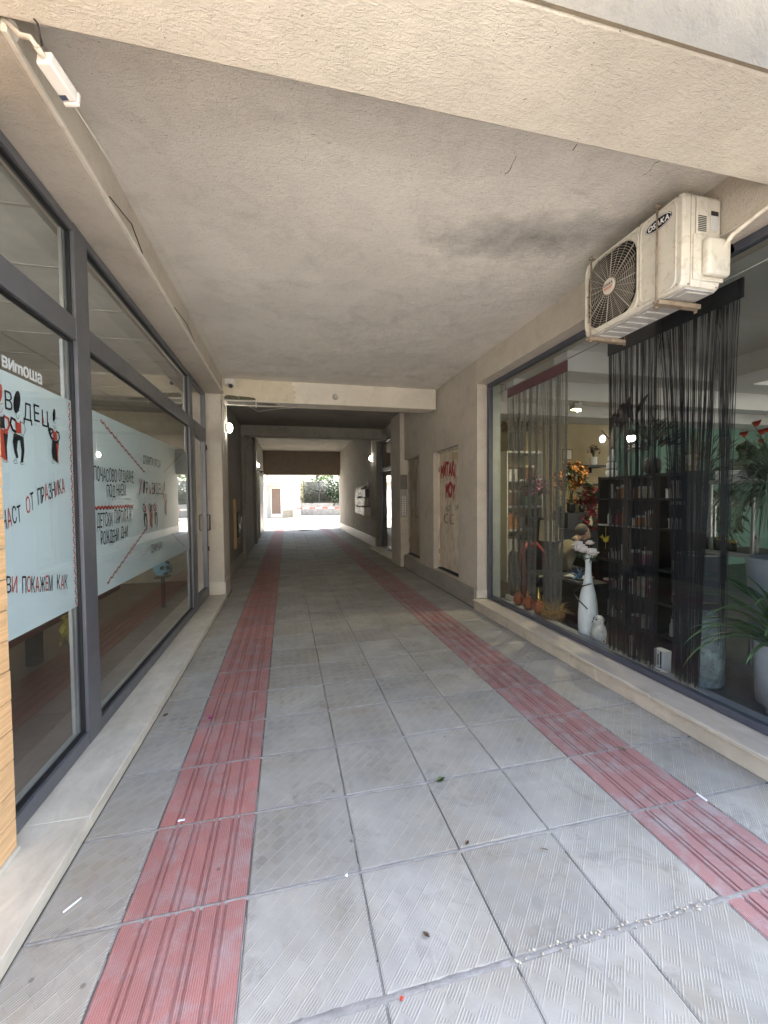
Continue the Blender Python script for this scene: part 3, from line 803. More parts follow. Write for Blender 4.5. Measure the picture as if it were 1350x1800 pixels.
lt.mi = 1; poly2(lt, [(4.58, 1.80), (4.605, 1.92), (4.63, 1.80)], o0, U, V); lt.mi = 0
lt.build('lettering', ['ink', 'redink'], sg)
for k, yy in enumerate((4.44, 4.605, 4.77)): dancer(sg, yy, 1.86, .42, k == 1, body='redink' if k == 1 else 'ink', vest='ink' if k == 1 else 'redink', hat=False)
dancer(sg, 5.13, 1.97, .42, True, hat=False, raised=True)
st = MB()
stitch(st, (3.49, 2.345), (4.45, 2.01), 26, o0, .026); stitch(st, (3.52, 1.10), (4.49, 1.47), 26, o0, .026)
stitch(st, (3.36, 1.685), (4.12, 1.685), 26, o0, .030); stitch(st, (5.10, 2.05), (5.98, 2.37), 22, o0, .024); stitch(st, (5.35, 1.345), (5.95, 1.12), 18, o0, .024)
st.build('border', ['redink', 'ink'], sg)
# the artwork is laid out on the film at its real size
for o in list(bpy.data.objects):
    if o.type == 'MESH' and (o.name.split('.')[0] in ('lettering', 'border', 'dancer_figure', 'sash', 'window_lettering')):
        for v in o.data.vertices: v.co.y *= 1.018; v.co.z = 1.74 + (v.co.z-1.74)*1.018

# ------------------------------------------------------------------ inside the studio
t = thing('bench', 'long dark red bench seen through the lower studio window', 'bench', (-2.5, 4, .06))
bx('seat', M('bench_wood', (.10, .035, .03), .5), t, -2.75, -2.35, 2.2, 6.6, .46, .52, bev=.01)
for yy in (2.5, 3.6, 4.9, 6.2): bx('leg', 'black', t, -2.6, -2.5, yy-.06, yy+.06, .06, .459)
t = thing('table', 'dark table in the studio behind the first pane', 'table', (-3.4, 3.1, .06))
bx('top', M('table_top', (.25, .2, .15), .5), t, -4.1, -2.95, 2.3, 5.0, .92, .96, bev=.006)
bx('front_panel', M('beige_panel', (.42, .37, .28), .8), t, -3.2, -3.17, 2.32, 4.98, .10, .9)
for xx, yy in ((-3.0, 2.4), (-4.0, 2.4), (-3.0, 3.6), (-3.0, 4.85), (-4.0, 4.85)): bx('leg', 'black', t, xx-.04, xx+.04, yy-.04, yy+.04, .06, .919)
bb = M('ball_blue', (.25, .48, .58), .35); MAT['ballblue'] = bb
q = MB(); q.sphere((-1.9, 7.0, .68), .135, 24)
q.mi = 1
for th, ph in ((.2, .15), (-.9, -.2), (.6, -.75), (-.3, .8), (1.4, .1)):
    d = Vector((math.cos(th)*math.cos(ph), -math.sin(th+.9)*math.cos(ph), math.sin(ph))).normalized(); a = d.orthogonal().normalized(); b2 = d.cross(a)
    c = Vector((-1.9, 7.0, .68)) + d*.1365
    q.face([c + (a*math.cos(2*math.pi*i/5) + b2*math.sin(2*math.pi*i/5))*.036 - d*.003 for i in range(5)])
o = q.build('ball', ['ballblue', 'ink']); tag(o, 'light blue ball with black patches behind the wide studio pane', 'ball')
t = thing('ball_stand', 'small dark stand carrying the blue ball in the studio', 'stand', (-1.9, 7.0, .06))
bx('plate', 'black', t, -2.0, -1.8, 6.9, 7.1, .53, .546, bev=.004); q = MB(); q.cyl((-1.9, 7.0, .06), (-1.9, 7.0, .529), .03); q.build('post', 'black', t)
yc = M('yellow_cloth', (.45, .36, .08), .9, bs=30, bd=.01); q = MB(); random.seed(2)
rows = []
for i in range(9):
    rows.append([q._v((-2.33 + .03*math.sin(j*1.7+i*.6), 4.95+.035*i+.02*math.sin(j), .53-.045*j*(1-.3*math.sin(i*1.1))-.02*(i == 0))) for j in range(8)])
for a, b in zip(rows, rows[1:]):
    for j in range(7):
        f = q.bm.faces.new((a[j], a[j+1], b[j+1], b[j])); f.smooth = True
o = q.build('cloth', yc); tag(o, 'crumpled yellow cloth hanging over the edge of the studio bench', 'cloth')
lf = leafmat('bright_leaf', (.12, .42, .05))
t = thing('potted_plant', 'bright green potted plant peeking out behind the pine boards', 'plant', (-1.55, 2.33, .06))
q = MB(); q.lathe([(.07, 0), (.1, .02), (.12, .22), (.125, .24)], (-1.55, 2.05, .061)); q.build('pot', 'black', t)
q = MB()
for k in range(9): q.blade((-1.55, 2.05, .29), (.3*math.cos(k*.7), .25*math.sin(k*1.9)-.1, 1.0), .66, .04, .6)
q.blade((-1.50, 2.22, .79), (.15, .8, .35), .15, .035, 5); q.build('leaves', lf, t)

# ------------------------------------------------------------------ air conditioner hung from the ceiling
A = thing('air_conditioner', 'yellowed white outdoor air conditioner hung on rods above the flower shop window', 'air conditioner', (2.55, 2.52, 3.0))
y0, y1, z0, z1 = 2.09, 2.95, 3.035, 3.615
fc = (2.685, 3.325); fr_ = .238
def rectpt(a, ins=0, cr=.035):
    """ray from the fan centre at angle a to the rounded casing outline"""
    dy, dz = math.cos(a), math.sin(a); best = 9
    cy_, cz_, hy, hz = (y0+y1)/2, (z0+z1)/2, (y1-y0)/2-ins, (z1-z0)/2-ins
    lo, hi = 0.0, 2.0
    for _ in range(40):
        t_ = (lo+hi)/2; qy = abs(fc[0]+dy*t_-cy_)-hy+cr; qz = abs(fc[1]+dz*t_-cz_)-hz+cr
        d_ = math.hypot(max(qy, 0), max(qz, 0)) + min(max(qy, qz), 0) - cr
        if d_ < 0: lo = t_
        else: hi = t_
    return (fc[0]+dy*lo, fc[1]+dz*lo)
def holept(a, grow=0):
    dy, dz = math.cos(a), math.sin(a); hy, hz, cr = .236+grow, .258+grow, .13; lo, hi = 0.0, 1.0
    for _ in range(36):
        t_ = (lo+hi)/2; qy = abs(dy*t_)-hy+cr; qz = abs(dz*t_)-hz+cr
        if math.hypot(max(qy, 0), max(qz, 0)) + min(max(qy, qz), 0) - cr < 0: lo = t_
        else: hi = t_
    return (fc[0]+dy*lo, fc[1]+dz*lo)
cor = [math.atan2(z+b_-fc[1], y+a_-fc[0]) for y, a_ in ((y0, .012), (y1, -.012)) for z, b_ in ((z0, .012), (z1, -.012))]
cor += [math.atan2(z-fc[1], y-fc[0]) for y in (y0+.035, y1-.035) for z in (z0, z1)] + [math.atan2(z-fc[1], y-fc[0]) for y in (y0, y1) for z in (z0+.035, z1-.035)]
angs = sorted([2*math.pi*i/64-math.pi for i in range(64)] + cor)
q = MB(); loops = []
for X_, kind in ((2.69, 'i'), (2.682, 'o'), (2.412, 'o'), (2.40, 'i'), (2.40, 'c'), (2.406, 'd'), (2.60, 'd')):
    L = []
    for a in angs:
        if kind == 'o': yy, zz = rectpt(a)
        elif kind == 'i': yy, zz = rectpt(a, .012, .03)
        else:
            yy, zz = holept(a, .012 if kind == 'c' else 0)
        L.append(q._v((X_, yy, zz)))
    loops.append(L)
for a, b in zip(loops, loops[1:]): q._bridge(b, a, False)
q.bm.faces.new(loops[0])
cs = q.build('casing', 'acwhite', A, True)
q = MB(); la = []
for X_ in (2.412, 2.597): la.append([q._v((X_, *holept(a, -.0015))) for a in angs])
q._bridge(la[0], la[1], False); q.build('cavity_shade_liner', 'dark', A)  # dark liner added so the fan cavity looks shaded
q = MB()
def rloop(mb, ya, yb, za, zb, x, r, cr=.035):
    pts = []
    for cyy, czz, s in ((yb-cr, zb-cr, 0), (ya+cr, zb-cr, 90), (ya+cr, za+cr, 180), (yb-cr, za+cr, 270)):
        for k in range(5): pts.append((x, cyy+cr*math.cos(R(s+k*22.5)), czz+cr*math.sin(R(s+k*22.5))))
    pts += [pts[0], pts[1]]
    mb.tube(pts, r, 6, caps=False)
rloop(q, 2.428, 2.938, 3.06, 3.592, 2.399, .007, .06); rloop(q, 2.14, 2.405, 3.06, 3.592, 2.399, .006, .045)
q.build('embossed_rim', 'acwhite', cs)
q = MB(); q.box(2.598, 2.601, fc[0]-.24, fc[0]+.24, fc[1]-.262, fc[1]+.262)
q.cyl((2.50, fc[0], fc[1]), (2.55, fc[0], fc[1]), .05)
for k in range(3):
    for s in range(6):
        pass
    a = 2*math.pi*k/3+.4
    pts = []
    for s in range(9):
        t_ = a + s*.16
        pts.append(((2.49+.008*s, fc[0]+.21*math.cos(t_), fc[1]+.21*math.sin(t_)), (2.49+.008*s, fc[0]+.045*math.cos(t_), fc[1]+.045*math.sin(t_))))
    for (p_, r_), (p2, r2_) in zip(pts, pts[1:]): q.face([p_, p2, r2_, r_])
q.build('fan', M('fan_grey', (.035, .033, .03), .5), A)
q = MB(); gx_ = 2.397
for k in range(17):
    rr = .062 + k*.0165; run = []
    for i in range(73):
        a = 2*math.pi*i/72; lim = math.dist(holept(a), fc)
        if rr < lim+.002: run.append((gx_, fc[0]+rr*math.cos(a), fc[1]+rr*math.sin(a)))
        else:
            if len(run) > 2: q.tube(run, .0017, 4, caps=False)
            run = []
    if len(run) > 2: q.tube(run, .0017, 4, caps=False)
for k in range(24):
    a = 2*math.pi*k/24+.1; yy, zz = holept(a, .003)
    q.tube([(gx_-.001, fc[0]+.045*math.cos(a), fc[1]+.045*math.sin(a)), (gx_-.001, yy, zz)], .0034 if k % 3 == 0 else .0016, 4)
gr = q.build('fan_grille', M('grille_wire', (.40, .37, .31), .5, var=.15, dirt=.4, dirtc=(.2, .16, .12)), A)
q = MB(); q.cyl((2.398, fc[0], fc[1]), (2.386, fc[0], fc[1]), .058, .054, 28); q.build('hub_badge', 'acwhite', gr)
q = MB(); letters(q, 'OSAKA', (2.3848, fc[0]+.044, fc[1]+.004), (0, -1, 0), (0, 0, 1), .022, .088, 0, bold=.06, red=None)
q.mi = 1; q.box(2.3845, 2.3855, fc[0]-.042, fc[0]+.042, fc[1]-.012, fc[1]-.006); q.box(2.3845, 2.3855, fc[0]-.032, fc[0]+.032, fc[1]-.022, fc[1]-.018); q.mi = 0
q.build('hub_lettering', ['ink', 'redink'], gr)
q = MB(); poly2(q, oval(32, 0, 0, .10, .042), (2.3975, 2.268, 3.522), (0, -1, 0), (0, 0, 1)); lg = q.build('badge', 'ink', A)
q = MB(); letters(q, 'OSAKA', (2.3968, 2.268+.078, 3.505), (0, -1, 0), (0, 0, 1), .034, .156, .1, bold=.08)
rim = oval(33, 0, 0, .094, .037); stroke(q, rim, .004, (2.3968, 2.268, 3.522), (0, -1, 0), (0, 0, 1))
q.build('badge_lettering', 'whitevinyl', lg)
q = MB(); q.box(2.53, 2.715, 2.035, 2.088, 3.10, 3.33, bev=.022, seg=3); q.box(2.47, 2.735, 2.082, 2.0895, 3.08, 3.36, bev=.003)
q.build('valve_cover', 'acwhite', A)
q = MB(); q.box(2.487, 2.575, 2.078, 2.0895, 3.36, 3.585, bev=.006)
q.mi = 1
for k in range(9): q.box(2.495, 2.56, 2.076, 2.0788, 3.375+.011*k, 3.380+.011*k)
q.mi = 2; q.box(2.61, 2.665, 2.086, 2.0895, 3.49, 3.515); q.mi = 3; q.box(2.605, 2.665, 2.0865, 2.0895, 3.40, 3.485)
q.build('side_panel', ['acwhite', 'black', 'black', 'frosted_strip'], A)
q = MB()
q.box(2.43, 2.66, 2.10, 2.94, 3.024, 3.034)
for k in range(6): q.box(2.45+.0*k, 2.64, 2.40+.085*k, 2.44+.085*k, 3.014, 3.0235, bev=.004)
q.box(2.47, 2.64, 2.12, 2.20, 3.016, 3.0235, bev=.003)
q.build('base_pan', 'acgrey', A)
for yy in (2.245, 2.87):
    q = MB()
    q.box(2.365, 2.72, yy-.022, yy+.022, 2.985, 2.991); q.box(2.365, 2.72, yy-.022, yy-.018, 2.9912, 3.012); q.box(2.365, 2.72, yy+.018, yy+.022, 2.9912, 3.012)
    q.build('rail', 'rust', A)
for yy in (2.262, 2.862):
    for xx in (2.382, 2.71):
        q = MB()
        zt_ = 3.640 if xx < 2.5 else 3.838; q.cyl((xx, yy, 2.975), (xx, yy, zt_), .0055, n=8); q.cyl((xx, yy, 2.968), (xx, yy, 2.984), .013, n=6); q.cyl((xx, yy, 3.622), (xx, yy, 3.632), .012, n=6)
        q.build('hanging_rod', 'rust', A)
    bx('top_strap', 'rust', A, 2.372, 2.705, yy-.012, yy+.012, 3.6165, 3.6215)
q = MB(); q.tube([(2.80, 2.17, 3.36), (2.825, 2.165, 3.38), (2.842, 2.13, 3.43), (2.845, 2.0, 3.46), (2.845, 1.80, 3.50), (2.845, 1.4, 3.54)], [.011, .014, .016, .014, .016, .015], 10)
q.build('insulated_pipe', M('pipe_wrap', (.66, .61, .52), .8, var=.2, vs=12, bs=30, bd=.01), A)
q = MB(); q.tube([(2.79, 2.04, 3.29), (2.80, 2.03, 3.25), (2.80, 2.03, 3.235)], .012, 8); q.build('valve', 'rust', A)

for yy, zz in ((2.13, 3.06), (2.13, 3.60), (2.42, 3.06), (2.42, 3.60)):
    q = MB(); q.cyl((2.4, yy, zz), (2.3965, yy, zz), .006, n=8); q.build('screw', 'rust', cs)
for xx, zz in ((2.44, 3.60), (2.66, 3.60), (2.44, 3.05), (2.66, 3.05)):
    q = MB(); q.cyl((xx, 2.09, zz), (xx, 2.0865, zz), .006, n=8); q.build('screw', 'rust', cs)
bx('seam', 'rust', cs, 2.452, 2.455, 2.0885, 2.0905, 3.04, 3.61)
# full size of the unit: 0.91 m wide, tight under the ceiling and against the fascia
for o in A.children_recursive:
    if o.type == 'MESH' and not o.name.startswith('insulated'):
        for v in o.data.vertices:
            v.co = (v.co.x*1.06, v.co.y*1.06, 1.74+(v.co.z-1.74)*1.06)
            if v.co.z > 3.839: v.co.z = 3.839
            if v.co.x > 2.868: v.co.x = 2.868

# ------------------------------------------------------------------ cameras, lamps, cables
T = thing('security_camera', 'white box camera on a bracket under the front beam above the studio window', 'security camera', (-1.05, 1.95, 3.62))
q = MB(); ctr = Vector((-.90, 2.045, 3.50)); ax = Vector((.22, .93, -.16)).normalized(); sd_ = Vector((.97, -.23, 0)); sd_ = (sd_ - ax*sd_.dot(ax)).normalized(); upv = sd_.cross(ax)
mx = Matrix((sd_, ax, upv)).transposed().to_4x4(); mx.translation = ctr
q.xf = mx; q.box(-.030, .030, -.08, .062, -.028, .028, bev=.007); q.xf = mx; q.box(-.0315, .0315, .0635, .082, -.0295, .030, bev=.005)
hb = q.build('housing', 'white', T)
q = MB(); q.xf = mx; q.box(-.016, .016, .0821, .084, -.015, .015); q.build('window', 'gasket', hb)
q = MB(); q.xf = mx; q.box(-.026, .004, .034, .054, -.0288, -.0282); q.build('label', flat('blue_label', (.06, .07, .12)), hb)
q = MB(); q.xf = mx; q.cyl((0, -.081, 0), (0, -.112, 0), .012); q.xf = None
q.tube([mx @ Vector((0, -.108, 0)), mx @ Vector((-.01, -.13, .015)), (-.985, 1.955, 3.565), (-1.04, 1.955, 3.61)], .010, 8)
q.cyl((-1.049, 1.985, 3.61), (-1.03, 1.985, 3.60), .035, n=14)
q.build('bracket', 'conduit', T)
q = MB(); q.tube([mx @ Vector((.01, -.10, .02)), mx @ Vector((.03, -.15, .05)), (-.96, 1.95, 3.66), (-1.03, 1.95, 3.68)], .004, 5); q.build('cable', 'cable', T)
T = thing('security_camera', 'round white eyeball camera at the left end of the cross beam', 'security camera', (-.92, 7.62, 3.75))
q = MB(); q.cyl((-.93, 7.642, 3.75), (-.93, 7.60, 3.75), .062, n=20); q.box(-1.01, -.85, 7.61, 7.642, 3.72, 3.83, bev=.006); q.sphere((-.91, 7.57, 3.71), .058, 16); q.build('housing', 'white', T)
q = MB(); q.cyl((-.905, 7.525, 3.685), (-.90, 7.508, 3.678), .034, n=16); q.build('lens', 'gasket', T)
q = MB(); q.tube([(-.89, 7.60, 3.66), (-.80, 7.62, 3.52), (-.72, 7.70, 3.44), (-.5, 8.2, 3.40), (-.1, 8.0, 3.43), (.35, 7.9, 3.445), (.6, 7.8, 3.456)], .003, 5); q.build('cable', 'wirewhite', T)
T = thing('sensor', 'small round grey sensor in the middle of the cross beam', 'sensor', (.9, 7.62, 3.6))
q = MB(); q.cyl((.9, 7.648, 3.605), (.9, 7.625, 3.605), .055, n=20); q.build('base', 'steel', T)
q = MB(); q.sphere((.915, 7.615, 3.60), .042, 14); q.build('eye', M('dull_white', (.5, .46, .4), .4), T)
T = thing('security_camera', 'small dark bullet camera under the far lamp on the left wall', 'security camera', (-1.25, 19.0, 3.0))
q = MB(); q.cyl((-1.15, 18.95, 2.98), (-1.05, 18.7, 2.92), .05, n=12); q.cyl((-1.249, 19.0, 3.0), (-1.14, 18.95, 2.99), .02, n=8); q.build('housing', 'black', T)
def lamp(label, x, y, z, s, cable):
    T = thing('wall_lamp', label, 'lamp', (x, y, z), 'lit bulkhead lamps on the passage walls')
    q = MB(); q.cyl((x, y, z), (x+.035*s, y, z), .085, n=20); q.build('base', 'white', T)
    q = MB(); q.sphere((x+.06*s, y, z), .078, 16, (.75, 1, 1.15)); q.build('globe', 'lamp', T)
    q = MB(); q.tube(cable, .011, 6); q.build('conduit', 'conduit', T)
lamp('lit wall lamp on the left wall just behind the first cross beam', -1.08, 8.18, 3.07, 1, [(-1.072, 8.18, 3.16), (-1.07, 8.18, 3.45), (-1.065, 8.06, 3.5)])
lamp('lit wall lamp on the left wall far down the passage', -1.25, 18.7, 3.2, 1, [(-1.24, 18.7, 3.3), (-1.24, 18.7, 3.75), (-1.24, 17.2, 3.9), (-1.24, 12.9, 3.95)])
lamp('lit wall lamp on the right wall above the letter boxes', 3.03, 14.6, 3.17, -1, [(3.02, 14.6, 3.27), (3.02, 14.6, 3.9), (3.02, 13.95, 4.0)])
T = thing('cable_conduit', 'long white cable conduit along the edge above the studio window', 'conduit', (-1.04, 4.5, 3.58))
q = MB(); pts = []
for k in range(4):
    ya_, yb_ = 1.945+k*1.41, 1.945+(k+1)*1.41-.006; dz_ = random.uniform(-.004, .004)
    q.box(-1.0495, -1.028, ya_, yb_, 3.562+dz_, 3.590+dz_, bev=.003)
q.tube([(-1.04, 7.58, 3.575), (-1.03, 7.60, 3.52), (-1.035, 7.63, 3.40)], .010, 8); q.build('trunking', 'conduit', T)
q = MB(); q.tube([(-1.028, 2.9, 3.60), (-1.02, 3.25, 3.66), (-1.03, 3.5, 3.60)], .004, 5); q.build('loose_cable', 'cable', T); q = MB(); q.tube([(-1.03, 4.4, 3.60), (-1.02, 4.9, 3.64), (-1.03, 5.3, 3.60)], .004, 5); q.build('loose_cable', 'cable', T)
T = thing('cable', 'thin pale wire stretched from the box camera along the ceiling to the cross beam', 'cable', (-.88, 2.2, 3.5))
q = MB(); q.tube([mx @ Vector((.005, .08, -.022)), (-.90, 2.9, 3.62), (-.93, 4.4, 3.74), (-.96, 6.2, 3.80), (-.97, 7.62, 3.80)], .0022, 5); q.build('wire', 'wirewhite', T)
T = thing('junction_cables', 'tangle of white cables dropping from the beam to the first lamp', 'cables', (-1.07, 7.9, 3.4))
q = MB(); random.seed(4)
q.tube([(-1.05, 7.60, 3.50), (-1.055, 7.61, 3.3), (-1.06, 7.63, 3.12)], .008, 6); q.tube([(-1.04, 7.59, 3.46), (-.5, 7.62, 3.455)], .009, 6); q.tube([(-.5, 7.62, 3.455), (-.5, 7.66, 3.35)], .009, 6)
for k in range(3): q.tube([(-1.05, 7.60+.02*k, 3.42), (-1.03+.01*k, 7.62, 3.22), (-1.06, 7.63, 3.0), (-1.05, 7.61, 2.75-.1*k)], .004, 5)
q.build('wires', 'conduit', T)

# ------------------------------------------------------------------ metal doors, graffiti
def metal_door(label, ya, yb, za, zb, mt):
    T = thing('metal_door', label, 'door', (2.9950, (ya+yb)/2, za))
    fm = MB()
    e = .001
    fm.box(2.9750, 3.0650, ya+e, ya+.035, za+e, zb-e); fm.box(2.9750, 3.0650, yb-.035, yb-e, za+e, zb-e); fm.box(2.9750, 3.0650, ya+.036, yb-.036, zb-.03, zb-e)
    fm.build('frame', mt, T)
    mid = (ya+yb)/2; hs = []
    for a, b, s in ((ya+.037, mid-.003, 1), (mid+.003, yb-.037, -1)):
        q = MB(); q.box(3.0000, 3.0300, a, b, za+.05, zb-.032, bev=.003)
        lf_ = q.build('leaf', mt, T)
        c = mid - .06*s if s > 0 else mid + .13
        if s > 0: c = mid - .16
        hz = za + (zb-za)*.44
        q = MB(); q.tube([(3.0000, c, hz+.085), (2.9600, c+.035, hz+.075), (2.9450, c+.055, hz+.03), (2.9450, c+.055, hz-.03), (2.9600, c+.035, hz-.075), (3.0000, c, hz-.085)], .011, 8); q.build('handle', 'rust', lf_)
        hs.append(lf_)
    for zz in (za+.35, zb-.35):
        for yy in (ya+.036, yb-.036):
            q = MB(); q.cyl((2.9950, yy, zz-.05), (2.9950, yy, zz+.05), .012, n=8); q.build('hinge', 'rust', T)
    bx('gap_shade_strip', 'dark', T, 2.97, 3.05, ya+.037, yb-.037, za+.001, za+.028)  # dark strip standing for the shaded gap under the leaves
    return T, hs
T, hs = metal_door('beige double metal door with red graffiti beside the flower shop', 6.62, 7.86, .31, 2.65, 'rustdoor')
random.seed(9)
q = MB()
letters(q, 'MИTAKI', (2.9985, 7.75, 2.12), (0, -1, 0), (0, 0, 1), .27, .70, .08, jit=.12, bold=.10)
letters(q, 'MOY', (2.9985, 7.50, 1.72), (0, -1, 0), (0, 0, 1), .27, .44, .06, jit=.12, bold=.12)
for k in range(16): # runs of paint
    yy = random.uniform(6.8, 7.6); zz = random.choice((2.12, 1.7)); L = random.uniform(.03, .12)
    q.box(2.9970, 2.9985, yy, yy+.006, zz-L, zz)
q.build('graffiti', 'spray', T)
q = MB(); letters(q, 'Ж2', (2.9985, 7.52, 1.47), (0, -1, 0), (0, 0, 1), .10, .22, .2, jit=.2); letters(q, 'VиH', (2.9985, 7.05, 1.50), (0, -1, 0), (0, 0, 1), .14, .3, .2, jit=.2)
q.build('scribble', flat('faded_marker', (.10, .09, .085), .7), T)
q = MB(); q.face([(2.9988, 7.20, 2.44), (2.9988, 6.93, 2.43), (2.9988, 6.92, 2.56), (2.9988, 7.21, 2.57)]); q.build('old_sticker', M('old_paper', (.42, .33, .20), .8, var=.3, vs=30), T)
T, hs = metal_door('rusty brown double metal door with torn notices next to the glass entrance', 8.76, 9.95, .33, 2.69, 'rustdoor2')
q = MB(); random.seed(21)
for k in range(26):
    yy = 9.60 + random.uniform(-.07, .07); zz = 1.35 + k*.032 - .25; w_, h_ = random.uniform(.03, .12), random.uniform(.02, .06)
    q.face([(2.9980-.0002*k, yy-w_+random.uniform(0, .03), zz), (2.9980-.0002*k, yy+w_, zz+random.uniform(-.02, .02)), (2.9980-.0002*k, yy+w_*.7, zz+h_), (2.9980-.0002*k, yy-w_*.8, zz+h_)])
q.build('torn_notices', M('torn_paper', (.42, .39, .32), .85, var=.4, vs=25), T)
q = MB(); q.prism([(2.9980, 9.14, 1.42), (2.9980, 8.93, 1.43), (2.9980, 8.95, .98), (2.9980, 9.10, .96)], (-.002, 0, 0))
for k in range(3): q.prism([(2.9980, 9.28-.02*k, 1.55+.13*k), (2.9980, 9.03, 1.55+.13*k), (2.9980, 9.02, 1.65+.13*k), (2.9980, 9.26-.02*k, 1.655+.13*k)], (-.002, 0, 0))
q.build('notice', M('notice_paper', (.42, .40, .47), .8, var=.2, vs=18), T)

# ------------------------------------------------------------------ entrance door with side light
T = thing('entrance_door', 'dark framed glass entrance door in the right wall between the pillar and the letter boxes', 'door', (3.2, 12.4, .06))
q = MB(); xa, xb = 3.17, 3.25
for a, b in ((10.86, 10.94), (12.35, 12.45), (13.80, 13.89)): q.box(xa, xb, a, b, .06, 3.675, bev=.004)
for a, b in ((10.942, 12.348), (12.452, 13.798)):
    q.box(xa, xb, a, b, .061, .13); q.box(xa, xb, a, b, 2.62, 2.74); q.box(xa, xb, a, b, 3.60, 3.674)
q.build('frame', 'alu', T)
for a, b in ((10.94, 12.35), (12.45, 13.80)):
    for c, d in ((.13, 2.62), (2.74, 3.60)):
        q = MB(); q.face([(3.21, a, c), (3.21, b, c), (3.21, b, d), (3.21, a, d)]); q.build('pane', 'glass', T)
q = MB(); q.tube([(3.17, 11.05, 1.0), (3.11, 11.05, 1.0), (3.11, 11.05, 1.5), (3.17, 11.05, 1.5)], .016, 8); q.build('handle', 'steel', T)
bx('sill', 'marble', T, 2.80, 3.16, 10.86, 13.89, .001, .058, bev=.005)
bx('hall_floor', 'plinth', B, 3.52, 6.5, 10.4, 14.2, -.01, .05); bx('hall_wall', 'wall', B, 6.5, 6.6, 10.4, 14.2, 0, 4.5); bx('hall_wall', 'wall', B, 3.12, 6.5, 10.3, 10.399, 0, 4.5); bx('hall_wall', 'wall', B, 3.81, 6.5, 14.201, 14.3, 0, 4.5)
T = thing('intercom_panel', 'grey intercom panel with rows of buttons on the pillar by the entrance', 'intercom', (2.86, 9.93, 1.4))
q = MB(); q.box(2.79, 2.94, 9.925, 9.949, 1.25, 1.95, bev=.005); q.build('plate', 'steel', T)
for k in range(11):
    for c in range(2): bx('button', 'whitevinyl', T, 2.815+.06*c, 2.845+.06*c, 9.92, 9.9249, 1.30+.045*k, 1.322+.045*k)
q = MB(); q.box(2.775, 2.955, 9.93, 9.9495, 1.951, 2.32, bev=.003); q.build('cover', M('cover_brown', (.16, .14, .12), .6), T)

# ------------------------------------------------------------------ letter boxes: three crooked rows
random.seed(8)
mb_ = [M('letterbox_white', (.40, .38, .34), .5, dirt=.6), M('letterbox_grey', (.30, .28, .25), .5, dirt=.5), M('letterbox_dark', (.045, .042, .04), .5)]
MAT['lb0'], MAT['lb1'], MAT['lb2'] = mb_
kinds = [[1, 0, 2], [1, 0, 0], [2, 0, 0, 2, 0]]
rowz = [1.80, 1.46, 1.10]
rn = ['top', 'middle', 'bottom']; kn = ['dirty white', 'grey', 'black']
for r_, row in enumerate(kinds):
    n_ = len(row); wd = 2.3/n_ if n_ < 4 else .56
    yb = 17.7 if r_ else 17.55
    for c, kd in enumerate(row):
        ya_ = yb - (c+1)*wd; zz = rowz[r_] + random.uniform(-.02, .02); d_ = .15 if not (r_ == 2 and c == 4) else .26
        order = ['farthest', 'second', 'third', 'fourth', 'nearest'] if n_ > 3 else ['farthest', 'middle', 'nearest']
        T = thing('letter_box', f'{kn[kd]} metal letter box, {order[c]} in the {rn[r_]} row on the right wall', 'letter box', (3.03, ya_+wd/2, zz), 'letter boxes on the right wall')
        q = MB(); q.box(3.029-d_, 3.029, ya_+.02, ya_+wd-.02, zz, zz+.30, bev=.006); q.build('box', f'lb{kd}', T)
        q = MB(); q.box(3.0288-d_-.004, 3.0288-d_, ya_+.09, ya_+wd-.09, zz+.215, zz+.245); q.build('slot', 'black', T)
        if kd == 0:
            q = MB(); q.box(3.0285-d_-.003, 3.0285-d_, ya_+.15, ya_+wd-.15, zz+.06, zz+.17); q.build('door', 'lb2' if c % 2 else 'lb1', T)
T = thing('letter_rack', 'battered grey lid panel propped on top of the letter boxes', 'panel', (2.95, 16.6, 2.12))
q = MB(); q.prism([(2.88, 17.4, 2.125), (3.02, 17.4, 2.16), (3.02, 15.4, 2.26), (2.90, 15.3, 2.22), (2.88, 16.2, 2.13)], (0, 0, .015)); q.build('sheet', 'lb1', T, True)
bx('support', 'lb1', T, 2.99, 3.029, 15.35, 15.40, 2.10, 2.35)
# dark advert plate on the left wall
T = thing('wall_sign', 'dark sign plate with a pale tick mark on the left passage wall', 'sign', (-1.2, 9.9, 1.2))
q = MB(); q.box(-1.249, -1.17, 10.55, 11.75, .80, 1.40, bev=.006); q.build('plate', 'ink', T)
q = MB(); stroke(q, [(-.30, .02), (-.05, -.12), (.12, -.02), (.32, .16)], .05, (-1.1685, 11.1, 1.12), U, V); stroke(q, [(-.05, -.12), (-.2, -.2)], .035, (-1.1685, 11.1, 1.12), U, V); q.build('mark', 'whitevinyl', T)
bx('upright', M('raw_board', (.42, .27, .13), .8), T, -1.249, -1.19, 10.40, 10.52, .55, 1.75)
T = thing('roller_door', 'closed narrow grey shutter door near the far end of the left wall', 'door', (-1.2, 20.5, 0))
q = MB()
for k in range(30): q.box(-1.249, -1.205, 19.3, 22.6, .05+k*.095, .137+k*.095, bev=.004)
q.build('slats', 'alu', T)
bx('frame', 'lightstone', T, -1.249, -1.16, 19.12, 19.28, 0, 3.0, bev=.005)
T = thing('floor_mat', 'small dark drain cover on the paving at the far mouth of the passage', 'drain cover', (.9, 22.7, 0))
q = MB(); q.cyl((.95, 22.9, .001), (.95, 22.9, .02), .42, .40, 24); q.build('rim', 'rust', T)
q = MB(); q.cyl((.95, 22.9, .0205), (.95, 22.9, .03), .30, n=24); q.build('lid', 'dark', T)
